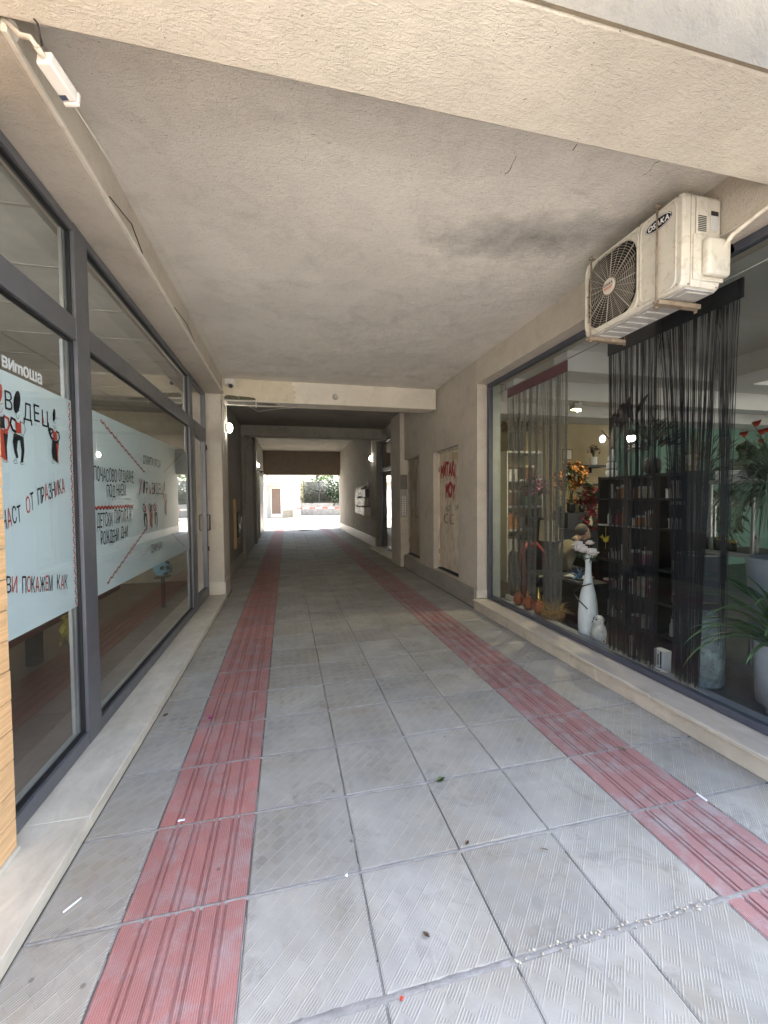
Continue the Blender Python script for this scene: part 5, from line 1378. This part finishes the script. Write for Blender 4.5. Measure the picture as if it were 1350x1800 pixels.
q = MB(); q.tube([(4.15, 4.58, 2.34), (4.15, 4.63, 2.5), (4.12, 4.72, 2.62)], .006, 6); q.tube([(4.15, 4.58, 2.34), (4.17, 4.45, 2.6)], .005, 6); q.build('twigs', M('dark_twig', (.08, .05, .03), .8), T)
T = thing('dark_bouquet', 'large dark bunch of dried flowers on the middle of the black shelf unit', 'dried flowers', (4.2, 4.0, 1.988))
q = MB(); q.lathe([(.06, 0), (.09, .05), (.09, .16), (.06, .2)], (4.2, 4.0, 1.988), 16); q.build('pot', 'bk', T)
q = MB()
for k in range(140):
    a = random.uniform(0, 6.28); e = random.uniform(0, 1.5); d = Vector((math.cos(a)*math.cos(e)*.6, math.sin(a)*math.cos(e), math.sin(e))); q.leaf(Vector((4.2, 4.0, 2.3)) + d*random.uniform(.05, .28), d, d.orthogonal(), random.uniform(.08, .16), .05)
q.build('foliage', M('dark_dried', (.04, .035, .025), .8, var=.4, vs=20), T)
T = thing('hanging_bird', 'yellow bird shaped ornament hanging at the left bay of the black shelf unit', 'ornament', (4.06, 4.56, 1.15))
q = MB(); q.tube([(4.055, 4.56, 1.34), (4.055, 4.56, 1.0)], .003, 5); q.build('string', 'gold', T)
q = MB(); q.sphere((4.055, 4.56, 1.17), .042, 14, (.5, 1.15, .8)); q.sphere((4.055, 4.515, 1.205), .02, 10); q.leaf((4.055, 4.60, 1.18), (0, 1, .45), (0, -.4, 1), .07, .03); q.leaf((4.04, 4.57, 1.18), (-.2, .5, 1), (.8, .2, 0), .07, .04); q.build('bird', M('yellow_felt', (.50, .38, .03), .8), T)

# lamps in the shop
T = thing('pendant_lamp', 'lit round pendant lamp seen through the black strings', 'lamp', (4.0, 4.1, 2.47))
q = MB(); q.sphere((3.95, 4.07, 2.42), .052, 14, (1, 1, .8)); q.build('bulb', emit('shop_bulb', (1, .97, .9), 12), T)
q = MB(); q.lathe([(.075, 0), (.07, .04), (.03, .08), (.012, .09)], (3.95, 4.07, 2.44), 18, caps=False); q.cyl((3.95, 4.07, 2.52), (3.95, 4.07, 3.499), .004, n=6); q.build('shade', 'black', T)
T = thing('spotlight', 'small grey ceiling spotlight with a yellow lit lens above the shop', 'lamp', (4.5, 5.62, 3.2))
q = MB(); q.box(4.35, 4.50, 5.56, 5.68, 3.10, 3.19, bev=.01); q.box(4.45, 4.52, 5.60, 5.64, 3.06, 3.219, bev=.005); q.build('housing', 'steel', T)
q = MB(); q.box(4.37, 4.48, 5.575, 5.665, 3.092, 3.0995); q.build('lens', emit('spot_lens', (1, .85, .25), 6), T)
pl_ = bpy.data.lights.new('spot_light', 'AREA'); pl_.energy = 9; pl_.color = (1, .85, .55); pl_.size = .1
po = bpy.data.objects.new('spot_light', pl_); COL.objects.link(po); po.location = (4.42, 5.62, 3.085); po.parent = T; po.matrix_parent_inverse = Matrix.Translation(-T.location)

T = thing('cabinet', 'low black cabinet behind the white floor vase', 'cabinet', (4.0, 4.95, .1))
bx('body', 'bk', T, 3.62, 4.0, 4.45, 5.25, .101, .60, bev=.004); bx('top', 'bk', T, 3.60, 4.02, 4.43, 5.27, .6005, .625, bev=.004)
random.seed(71)
for k, (nm, lab) in enumerate((('white', 'white magazine at the bottom of the pile on the low cabinet'), ('brown', 'brown magazine in the middle of the pile on the low cabinet'), ('dark green', 'dark green magazine near the top of the pile on the low cabinet'), ('silver', 'silver blue magazine on top of the pile on the low cabinet'))):
    q = MB(); q.xf = Matrix.Translation((3.78, 4.72, .6255+.013*k)) @ Matrix.Rotation(random.uniform(-.4, .4), 4, 'Z'); q.box(-.11, .11, -.15, .15, 0, .012, bev=.001)
    o = q.build('magazine', 'c_'+nm); tag(o, lab, 'magazine', 'pile of magazines on the low cabinet')
bl_ = M('blue_ribbon', (.12, .22, .36), .5); q = MB()
for k in range(14): q.blade((3.70+random.uniform(-.05, .05), 4.62+random.uniform(-.06, .06), .68), (random.uniform(-1, .3), random.uniform(-1, 1), random.uniform(.3, 1.2)), .16, .035, 6, 6)
tag(q.build('ribbon', bl_), 'tangle of blue ribbon lying on the magazines', 'ribbon')

# furniture and flowers further in
T = thing('standing_lamp', 'unlit floor lamp with a cream drum shade behind the grey strings', 'lamp', (4.3, 6.1, .1))
q = MB(); q.lathe([(.165, 0), (.145, .34)], (4.30, 6.1, 1.0), 24, caps=False); q.lathe([(.160, 0), (.140, .34)], (4.30, 6.1, 1.0), 24, caps=False); q.build('shade', M('cream_shade', (.52, .46, .34), .8), T)
q = MB(); q.cyl((4.30, 6.1, .12), (4.30, 6.1, 1.15), .012, n=10); q.cyl((4.30, 6.1, .101), (4.30, 6.1, .12), .13, n=20); q.build('stand', 'black', T)
T = thing('armchair', 'dark armchair with a red rounded back inside the shop', 'chair', (3.85, 5.9, .1))
q = MB(); pts = [(3.62, 5.75, .15), (3.62, 5.80, .62), (3.66, 5.9, .86), (3.80, 6.0, .95), (4.0, 6.03, .95), (4.12, 6.02, .82), (4.16, 6.0, .6)]; q.tube(pts, .05, 10); q.build('red_rim', M('red_leather', (.20, .025, .03), .5), T)
q = MB(); q.box(3.68, 4.12, 5.98, 6.06, .25, .90, bev=.04); q.build('backrest', 'black', T)
q = MB(); q.box(3.66, 4.14, 5.45, 5.97, .40, .55, bev=.04); q.build('seat', 'black', T)
for xx in (3.7, 4.1):
    for yy in (5.5, 5.93):
        q = MB(); q.cyl((xx, yy, .101), (xx, yy, .41), .02, n=8); q.build('leg', 'black', T)
T = thing('desk', 'black counter desk the seated person leans on', 'desk', (4.9, 5.5, .1))
bx('top', 'bk', T, 4.50, 5.8, 5.05, 5.85, .80, .84, bev=.004); bx('panel', 'bk', T, 4.55, 4.58, 5.1, 5.8, .101, .799); bx('panel', 'bk', T, 5.72, 5.75, 5.1, 5.8, .101, .799)
# person: one continuous skinned body, leaning over the desk, back to the window corner
def skin_body(name, verts, edges, radii, mat_, parent, sub=2):
    me = bpy.data.meshes.new(name); me.from_pydata(verts, edges, []); me.update()
    o = bpy.data.objects.new(name, me); COL.objects.link(o)
    md = o.modifiers.new('skin', 'SKIN'); md.use_smooth_shade = True; o.modifiers.new('sub', 'SUBSURF').levels = sub; o.modifiers[-1].render_levels = sub
    sv = me.skin_vertices[0].data
    for i, r_ in enumerate(radii): sv[i].radius = (r_, r_) if not isinstance(r_, tuple) else r_
    sv[0].use_root = True
    dg = bpy.context.evaluated_depsgraph_get(); dg.update(); m2 = bpy.data.meshes.new_from_object(o.evaluated_get(dg))
    bpy.data.objects.remove(o); m2.materials.clear(); m2.materials.append(MAT[mat_] if isinstance(mat_, str) else mat_)
    o = bpy.data.objects.new(name, m2); COL.objects.link(o); o.parent = parent; o.matrix_parent_inverse = Matrix.Translation(-parent.location)
    for p_ in m2.polygons: p_.use_smooth = True
    return o
MAT['skin'] = M('skin', (.42, .26, .18), .55, var=.08); ol = M('olive_cloth', (.16, .14, .095), .9, bs=80, bd=.004); tr_ = M('dark_trousers', (.03, .03, .035), .9)
T = thing('person', 'person in an olive top and dark trousers sitting bent over the desk', 'person', (4.05, 5.45, .56))
px, py = 4.02, 5.42
V_ = [(px, py, .66), (px+.06, py, .82), (px+.15, py, .97), (px+.22, py, 1.06), (px+.28, py, 1.10), (px+.34, py, 1.15),
      (px+.17, py-.17, .99), (px+.30, py-.20, .80), (px+.52, py-.14, .865), (px+.17, py+.17, .99), (px+.32, py+.2, .82), (px+.54, py+.12, .865),
      (px+.06, py-.09, .62), (px+.42, py-.11, .60), (px+.40, py-.11, .20), (px+.52, py-.11, .14), (px+.06, py+.09, .62), (px+.42, py+.11, .60), (px+.40, py+.11, .20), (px+.52, py+.11, .14)]
E_ = [(0, 1), (1, 2), (2, 3), (3, 4), (4, 5), (2, 6), (6, 7), (7, 8), (2, 9), (9, 10), (10, 11), (0, 12), (12, 13), (13, 14), (14, 15), (0, 16), (16, 17), (17, 18), (18, 19)]
R_ = [.13, .13, .14, .06, .05, .05, .07, .05, .035, .07, .05, .035, .09, .065, .045, .04, .09, .065, .045, .04]
body = skin_body('body', V_, E_, R_, ol, T)
bm_ = body.data; bm_.materials.append(tr_); bm_.materials.append(MAT['skin'])
for p_ in bm_.polygons:
    c_ = p_.center
    if c_.z < .68 and (c_.x > px+.02 or c_.z < .62): p_.material_index = 1
    elif c_.x > px+.235 and c_.z > 1.03: p_.material_index = 2
q = MB(); hc = Vector((px+.385, py, 1.185)); q.sphere(hc, .098, 18, (1.05, .80, 1.2)); q.sphere(hc+Vector((.085, 0, -.06)), .045, 12, (1, .9, .9)); q.sphere(hc+Vector((.108, 0, -.012)), .02, 10, (1.1, .7, 1.2))
for s in (-1, 1): q.sphere(hc+Vector((-.005, .08*s, -.01)), .026, 10, (.8, .4, 1.2))
hd = q.build('head', 'skin', T)
q = MB(); q.sphere(hc+Vector((-.02, 0, .03)), .100, 18, (1.02, .84, 1.1)); q.build('hair', M('grey_hair', (.09, .08, .07), .8, var=.3, vs=60, bs=120, bd=.004), T)
for s in (-1, 1):
    q = MB(); q.sphere(hc+Vector((.092, .034*s, .012)), .010, 8); q.build('eye', 'ink', T)
for s, (hx, hy) in ((-1, (px+.54, py-.14)), (1, (px+.56, py+.12))):
    q = MB(); q.sphere((hx+.03, hy, .862), .04, 12, (1.1, .9, .45))
    for k in range(4): q.tube([(hx+.06, hy-.027+.018*k, .864), (hx+.09, hy-.032+.021*k, .866), (hx+.115+.008*(k in (1, 2)), hy-.035+.0225*k, .852)], [.009, .0085, .007], 8)
    q.tube([(hx+.02, hy-.03*s*-1, .862), (hx+.055, hy+.055*s*-1*-1, .862), (hx+.08, hy+.058*s, .855)], [.010, .009, .007], 8)
    q.build('hand', 'skin', T)

def bouquet(name, label, cat, c, r, n, colm, potm, stemh=.25, seed=1, sc=(1, 1, 1), gm=None):
    rnd = random.Random(seed); T = thing(name, label, cat, c)
    c = Vector(c); q = MB(); q.lathe([(.05, 0), (.07, .04), (.065, .14), (.075, .17)], c, 16); q.build('pot', potm, T)
    q = MB(); lv = MB()
    for k in range(n):
        a = rnd.uniform(0, 6.28); e = rnd.uniform(-.3, 1.5); d = Vector((math.cos(a)*math.cos(e)*sc[0], math.sin(a)*math.cos(e)*sc[1], math.sin(e)*sc[2])); p_ = c + Vector((0, 0, .17+stemh)) + d*r*rnd.uniform(.5, 1)
        if rnd.random() < .6:
            for j in range(5):
                b_ = 2*math.pi*j/5; u_ = d.orthogonal().normalized(); v_ = d.cross(u_).normalized(); q.leaf(p_, u_*math.cos(b_)+v_*math.sin(b_)+d*.5, d.cross(u_*math.cos(b_)+v_*math.sin(b_)), r*.26, r*.16, .2)
        else: lv.leaf(p_ - d*r*.2, d, d.orthogonal(), r*.5, r*.22)
    for k in range(9): lv.tube([c+Vector((0, 0, .15)), c+Vector((rnd.uniform(-.3, .3)*r, rnd.uniform(-.3, .3)*r, .17+stemh))], .005, 5)
    q.build('flowers', colm, T); lv.build('foliage', gm or leafmat('bouquet_green', (.05, .075, .03)), T); return T
bouquet('flower_bouquet', 'orange and yellow flower bouquet on the sideboard under the framed pictures', 'flowers', (4.80, 6.2, 1.46), .30, 90, M('orange_petal', (.24, .10, .02), .6, var=.5, vs=9), 'bk', .35, 4, (1, 1, 1.2))
bouquet('flower_bouquet', 'tall crimson flower cone behind the white roses', 'flowers', (4.70, 5.6, .841), .16, 130, M('crimson', (.18, .012, .03), .7, var=.3, vs=20), 'bk', .28, 5, (.9, .9, 2.0))
bouquet('flower_bouquet', 'loose red and pink flowers in front of the wall shelves', 'flowers', (5.35, 6.4, 1.2), .24, 70, M('red_petal', (.17, .02, .025), .6, var=.4, vs=10), 'bk', .3, 6)
bouquet('flower_pot', 'dark red tulips in a white pot on the top wall shelf', 'flowers', (6.22, 7.35, 2.383), .13, 30, M('dark_red_petal', (.10, .012, .02), .6), 'white', .12, 7)
bouquet('flower_pot', 'pale dried flowers on the second wall shelf', 'flowers', (5.95, 7.38, 2.0), .14, 40, M('dusty_petal', (.36, .30, .22), .7, var=.3, vs=20), 'bk', .08, 8)
bouquet('flower_bouquet', 'purple and pink orchids behind the grey strings', 'flowers', (4.55, 6.9, 1.35), .28, 80, M('orchid', (.30, .13, .2), .6, var=.4, vs=12), 'bk', .35, 9)
T = thing('sideboard', 'long black sideboard carrying the bouquets below the yellow wall', 'sideboard', (5.1, 6.5, .1))
bx('top', 'bk', T, 4.45, 6.0, 6.05, 6.95, 1.17, 1.199); bx('body', 'bk', T, 4.5, 5.95, 6.1, 6.9, .101, 1.1695)
bx('riser', 'bk', T, 4.62, 4.98, 6.05, 6.4, 1.1995, 1.459); bx('riser', 'bk', T, 4.4, 4.7, 6.75, 7.05, 1.1996, 1.349)
random.seed(44)
for k in range(8):
    nm = cols[k][0]; x_ = 4.55+.09*k; zt = 1.2; b_ = thing('bottle', f'{nm} bottle in the row at the front of the sideboard', 'bottle', (5.02+.11*k, 6.12, zt), 'bottles on the sideboard')
    h = random.uniform(.16, .30); xx = 5.02+.11*k; q = MB(); q.lathe([(.035, 0), (.038, .02), (.038, h*.6), (.014, h*.78), (.013, h)], (xx, 6.12, zt), 14); q.build('body', 'c_'+nm, b_); q = MB(); q.cyl((xx, 6.12, zt+h+.0005), (xx, 6.12, zt+h+.025), .016, n=10); q.build('cap', 'gold', b_)
T = thing('flower_rack', 'black stepped rack crowded with dark pots in front of the yellow wall', 'rack', (5.7, 7.0, .1))
for zz, ya_ in ((.55, 6.99), (1.0, 7.05), (1.40, 7.10)): bx('tier', 'bk', T, 5.15, 6.75, ya_, 7.19, zz, zz+.03)
for xx in (5.15, 6.72): bx('side_panel', 'bk', T, xx, xx+.03, 6.985, 7.195, .101, 1.45)
random.seed(81)
tn_ = ('lowest', 'middle', 'top')
for r_, (zz, ya_) in enumerate(((.581, 7.09), (1.031, 7.12), (1.431, 7.14))):
    for k in range(6):
        xx = 5.28+.25*k; nm, c_ = cols[(k*5+r_*3) % 8]; b_ = thing('flower_pot', f'dark pot with {nm} blooms, number {k+1} from the left, {tn_[r_]} tier of the rack', 'flower pot', (xx, ya_, zz), 'pots on the black rack')
        q = MB(); q.lathe([(.04, 0), (.055, .02), (.06, .12), (.05, .125)], (xx, ya_, zz), 14); q.build('pot', 'bk', b_)
        q = MB(); lv = MB()
        for i in range(34):
            a = random.uniform(0, 6.28); e = random.uniform(-.2, 1.5); d = Vector((math.cos(a)*math.cos(e), math.sin(a)*math.cos(e)*.5, math.sin(e))); p_ = Vector((xx, ya_, zz+.2)) + d*random.uniform(.03, .11)
            (q if i % 2 else lv).leaf(p_, d, d.orthogonal(), random.uniform(.05, .09), .035)
        q.build('blooms', 'c_'+nm, b_); lv.build('leaves', rg, b_)
# wall shelves and pictures on the yellow wall
for zz, lab in ((2.36, 'upper black shelf on the yellow wall'), (1.98, 'middle black shelf on the yellow wall'), (1.65, 'lower black shelf on the yellow wall')):
    T = thing('wall_shelf', lab, 'shelf', (6.0, 7.4, zz)); bx('board', 'bk', T, 5.75, 6.4, 7.2, 7.599, zz-.02, zz+.02); 
    for xx in (5.85, 6.3): bx('bracket', 'bk', T, xx-.01, xx+.01, 7.5, 7.598, zz-.12, zz-.0205)
for x_, z_, w_, h_, lab, mm in ((5.77, 2.5, .24, .24, 'small brown framed picture, higher of two on the yellow wall', 'c_brown'), (5.80, 2.0, .26, .42, 'black framed pale print, lower of two on the yellow wall', 'bk')):
    T = thing('picture', lab, 'picture', (x_, 7.58, z_))
    q = MB(); q.box(x_-w_/2, x_+w_/2, 7.575, 7.599, z_, z_+h_, bev=.003); q.build('frame', mm, T); bx('print', 'c_cream' if mm == 'c_brown' else 'paper', T, x_-w_/2+.025, x_+w_/2-.025, 7.571, 7.5749, z_+.025, z_+h_-.025)
T = thing('white_shelf_unit', 'white open shelf unit behind the grey string curtain', 'shelf', (4.4, 7.3, .1))
for xx in (4.10, 4.85): bx('side_panel', 'frosted_strip', T, xx-.01, xx+.01, 7.1, 7.55, .101, 2.62)
for zz in (.15, .65, 1.10, 1.55, 2.06, 2.60): bx('shelf', 'frosted_strip', T, 4.111, 4.839, 7.1, 7.55, zz-.02, zz+.02)
random.seed(50)
for zz, tn in ((.671, 'lowest'), (1.121, 'second'), (1.571, 'third'), (2.081, 'top')):
    for k in range(2):
        nm = cols[(k*3+int(zz*10)) % 8][0]; xx = 4.26+.33*k
        b_ = thing('gift_box', f'{nm} gift box on the {"left" if k == 0 else "right"} of the {tn} tier, white shelf unit', 'box', (xx, 7.3, zz), 'boxes on the white shelf unit')
        h = random.uniform(.18, .34); q = MB(); q.box(xx-.12, xx+.12, 7.15, 7.4, zz, zz+h, bev=.003); q.build('box', 'c_'+nm, b_); q = MB(); q.box(xx-.125, xx+.125, 7.145, 7.405, zz+h+.0005, zz+h+.04, bev=.003); q.build('lid', 'c_brown' if nm != 'brown' else 'c_cream', b_)
T = thing('pampas_bunch', 'large brown bunch of pampas and dried stems on top of the white shelf unit', 'dried flowers', (4.45, 7.25, 2.62))
q = MB(); q.lathe([(.12, 0), (.16, .1), (.15, .35), (.1, .4)], (4.35, 7.25, 2.621), 18); q.build('vase', M('dark_clay', (.07, .06, .05), .7), T)
q = MB()
for k in range(220):
    a = random.uniform(0, 6.28); e = random.uniform(-.2, 1.3); d = Vector((math.cos(a)*math.cos(e)*1.2, math.sin(a)*math.cos(e)*.5, math.sin(e)*.45)); q.leaf(Vector((4.45, 7.2, 3.02)) + d*random.uniform(.1, .42), d, d.orthogonal(), random.uniform(.05, .12), .04)
q.build('plumes', M('dried_plume', (.20, .14, .10), .9, var=.4, vs=12), T)

# ------------------------------------------------------------------ courtyard beyond the passage
random.seed(60)
wp = M('courtyard_white', (.62, .60, .55), .85, var=.05, bs=30)
T = thing('white_building', 'white rendered house in the sunlit courtyard with a grey stone plinth', 'house', (-.5, 40, 0))
q = MB()
q.box(-6, -1.50, 39.6, 46, 0, 9); q.box(-1.50, -.42, 39.6, 46, 2.88, 8.999); q.box(-.42, .55, 39.6, 46, 0, 8.999); q.box(.55, 1.19, 38.6, 46, .62, 9.001); q.box(-1.6, .549, 38.7, 39.599, 3.3, 9)
q.build('wall', wp, T)
q = MB(); q.box(.50, 1.24, 38.55, 39.7, 0, .619, bev=.01); q.box(-.36, .499, 39.5, 39.599, 0, .66, bev=.01); q.build('plinth', M('plinth_grey', (.36, .33, .28), .8, var=.2, vs=3), T)
dr = MB(); dr.box(-1.47, -1.36, 39.5, 39.6, .1, 2.85); dr.box(-.55, -.44, 39.5, 39.6, .1, 2.85); dr.box(-1.359, -.551, 39.5, 39.6, 2.72, 2.85); dr.box(-1.359, -.551, 39.5, 39.6, .1, .35)
dr = dr.build('door', 'white', T)
q = MB(); q.box(-1.36, -.55, 39.54, 39.58, .35, 2.72); q.build('panel', M('brown_door_glass', (.14, .09, .07), .25), dr)
q = MB(); q.box(-1.42, -1.40, 39.44, 39.499, 1.4, 1.5); q.build('handle', 'steel', dr)
bx('doorstep', 'lightstone', T, -1.6, -.40, 39.1, 39.6, 0, .098, bev=.01)
T = thing('shuttered_shop', 'pale building flank with a white roller shutter and box at the left of the courtyard', 'building', (-2.2, 33, 0))
q = MB(); q.box(-8, -1.75, 24.42, 38.69, 0, 5); q.build('wall', wp, T)
q = MB()
for k in range(26): q.box(-1.749, -1.70, 28.5, 36, .1+k*.11, .20+k*.11, bev=.008)
q.build('shutter', 'white', T); bx('shutter_box', 'conduit', T, -1.749, -1.35, 28.3, 36.2, 2.98, 3.32, bev=.03)
bx('drain_pipe', 'conduit', T, -1.745, -1.55, 25.2, 25.4, 0, 4.9, bev=.03)
T = thing('yellow_building', 'pale yellow building wall behind the white house', 'building', (1.6, 47, 0))
q = MB(); q.box(1.25, 2.1, 45.2, 52, 0, 8); q.build('wall', M('yellow_render', (.50, .46, .30), .9, bs=30), T)
T = thing('garden_wall', 'low curved grey stone garden wall at the back of the courtyard', 'wall', (4, 43.5, 0))
q = MB()
for k in range(22):
    a0, a1 = k/22, (k+1)/22
    f = lambda a: (1.4+8.6*a, 44.6 - 3.6*a*a*1.2)
    (xa_, ya_), (xb_, yb_) = f(a0), f(a1)
    q.prism([(xa_, ya_, 0), (xb_, yb_, 0), (xb_, yb_+.35, 0), (xa_, ya_+.35, 0)], (0, 0, 1.28))
q.build('wall', M('garden_stone', (.33, .32, .31), .9, var=.25, vs=3, bs=20, bd=.02), T, True)
T = thing('metal_fence', 'dark metal bar fence on top of the garden wall', 'fence', (4, 43.5, 1.28))
q = MB(); rl = MB(); ps = MB()
for k in range(96):
    a = k/95; x_, y_ = 1.75+8.2*a, 44.7 - 4.3*a*a; q.cyl((x_, y_, 1.28), (x_, y_, 3.62), .026, n=6)
    if k % 19 == 0: ps.box(x_-.04, x_+.04, y_-.04, y_+.04, 1.281, 3.70)
for zz in (1.45, 3.5):
    rl.tube([(1.75+8.2*k/20, 44.7-4.3*(k/20)**2, zz) for k in range(21)], .025, 6)
fm_ = M('fence_paint', (.06, .06, .055), .6)
q.build('bars', fm_, T); rl.build('rail', fm_, T); ps.build('post', fm_, T)
T = thing('courtyard_sky_blocker', 'unseen pale block added on the right to cut sky light in the courtyard', 'building', (11, 33, 0))  # out of view, added to hold back sky light over the courtyard
q = MB(); q.box(10.5, 20, 24.42, 41, 0, 9); q.build('wall', M('block_render', (.45, .42, .36), .9, bs=20), T)
for k in range(5): bx('window', flat('dark_pane', (.05, .055, .06), .15), T, 10.44, 10.499, 26+3*k, 27.4+3*k, 1.2, 2.8)
gv = leafmat('ivy_green', (.022, .042, .014)); gv2 = leafmat('tree_green', (.09, .16, .035))
def foliage(name, label, cat, boxes, n, sz, mt2, trunk=None, seed=1):
    rnd = random.Random(seed); T = thing(name, label, cat, (boxes[0][0], boxes[0][2], 0)); q = MB()
    for (x0_, x1_, y0_, y1_, z0_, z1_) in boxes:
        cl = [(rnd.uniform(x0_, x1_), rnd.uniform(y0_, y1_), rnd.uniform(z0_, z1_)) for _ in range(max(6, n//60))]
        for _ in range(n):
            c = Vector(rnd.choice(cl)) + Vector((rnd.gauss(0, .28), rnd.gauss(0, .2), rnd.gauss(0, .28)))
            d = Vector((rnd.gauss(0, 1), rnd.gauss(0, 1), rnd.gauss(0, .8)-.2)).normalized(); s = sz*rnd.uniform(.6, 1.3)
            u_ = d.orthogonal().normalized()
            q.face([c, c+d*s*.5+u_*s*.35, c+d*s, c+d*s*.5-u_*s*.35])
    q.build('foliage', mt2, T)
    if trunk:
        q = MB(); q.tube(trunk, [.22, .17, .12, .06], 10)
        for k in range(5):
            b_ = Vector(trunk[2]); q.tube([b_, b_+Vector((rnd.uniform(-.8, .8), rnd.uniform(-.5, .5), 1.0)), b_+Vector((rnd.uniform(-1.6, 1.6), rnd.uniform(-1, 1), 2.2))], [.09, .06, .02], 7)
        q.build('trunk', M('bark', (.13, .10, .075), .95, bs=20, bd=.03), T)
bx('hedge_shade_sheet', M('hedge_shade_dark', (.05, .05, .04), .9), bpy.data.objects['garden_wall'], 1.9, 10.5, 46.0, 46.3, 0, 3.6)  # dark sheet added behind the ivy for the hedge's shaded inside
foliage('ivy_hedge', 'dense dark ivy hedge growing right behind the metal fence', 'hedge', [(1.9, 5, 44.9, 45.9, 1.3, 3.3), (4.5, 9.5, 43.2, 45.4, 1.3, 3.4)], 5200, .22, gv, None, 2)
foliage('tree', 'leafy bright green tree above the left part of the fence', 'tree', [(1.6, 5.4, 46, 48.5, 3.7, 8)], 3200, .26, gv2, [(3.4, 47, 0), (3.5, 47.1, 2), (3.4, 47, 4), (3.3, 47.1, 6)], 3)
foliage('tree', 'leafy green tree above the right part of the fence', 'tree', [(5.6, 10, 45.5, 48.5, 3.8, 8)], 3200, .26, gv2, [(7.4, 47, 0), (7.5, 47.1, 2), (7.4, 47, 4), (7.3, 47.1, 6)], 4)
T = thing('barrier', 'red and white striped parking barrier across the courtyard', 'barrier', (2.3, 30, 0))
rd = M('barrier_red', (.45, .06, .05), .5)
q = MB(); x_ = .66
while x_ < 4.5:
    q.mi = 0 if int((x_-.66)/.45) % 2 == 0 else 1; q.box(x_, x_+.45, 29.98, 30.02, 1.02, 1.10); x_ += .4505
q.build('bar', [rd, MAT['white']], T)
q = MB(); q.box(4.55, 4.85, 29.85, 30.15, 0, 1.2, bev=.02); q.build('post', rd, T)
bx('rest', 'steel', T, .70, .76, 29.97, 30.03, 0, 1.019)

# unseen block behind the photographer, added to close off the low sky
T = thing('street_sky_blocker', 'unseen beige block added across the street to close off the low sky', 'building', (0, -16, 0))
q = MB(); q.box(-45, 45, -28, -16, 0, 10); q.build('wall', M('street_render', (.55, .50, .42), .9, bs=20), T)
for r_ in range(3):
    for c_ in range(14): bx('window', MAT['glassdark'] if 'glassdark' in MAT else flat('dark_pane', (.05, .055, .06), .15), T, -20+3*c_, -18.4+3*c_, -15.99, -15.93, 1.2+3.4*r_, 2.9+3.4*r_)
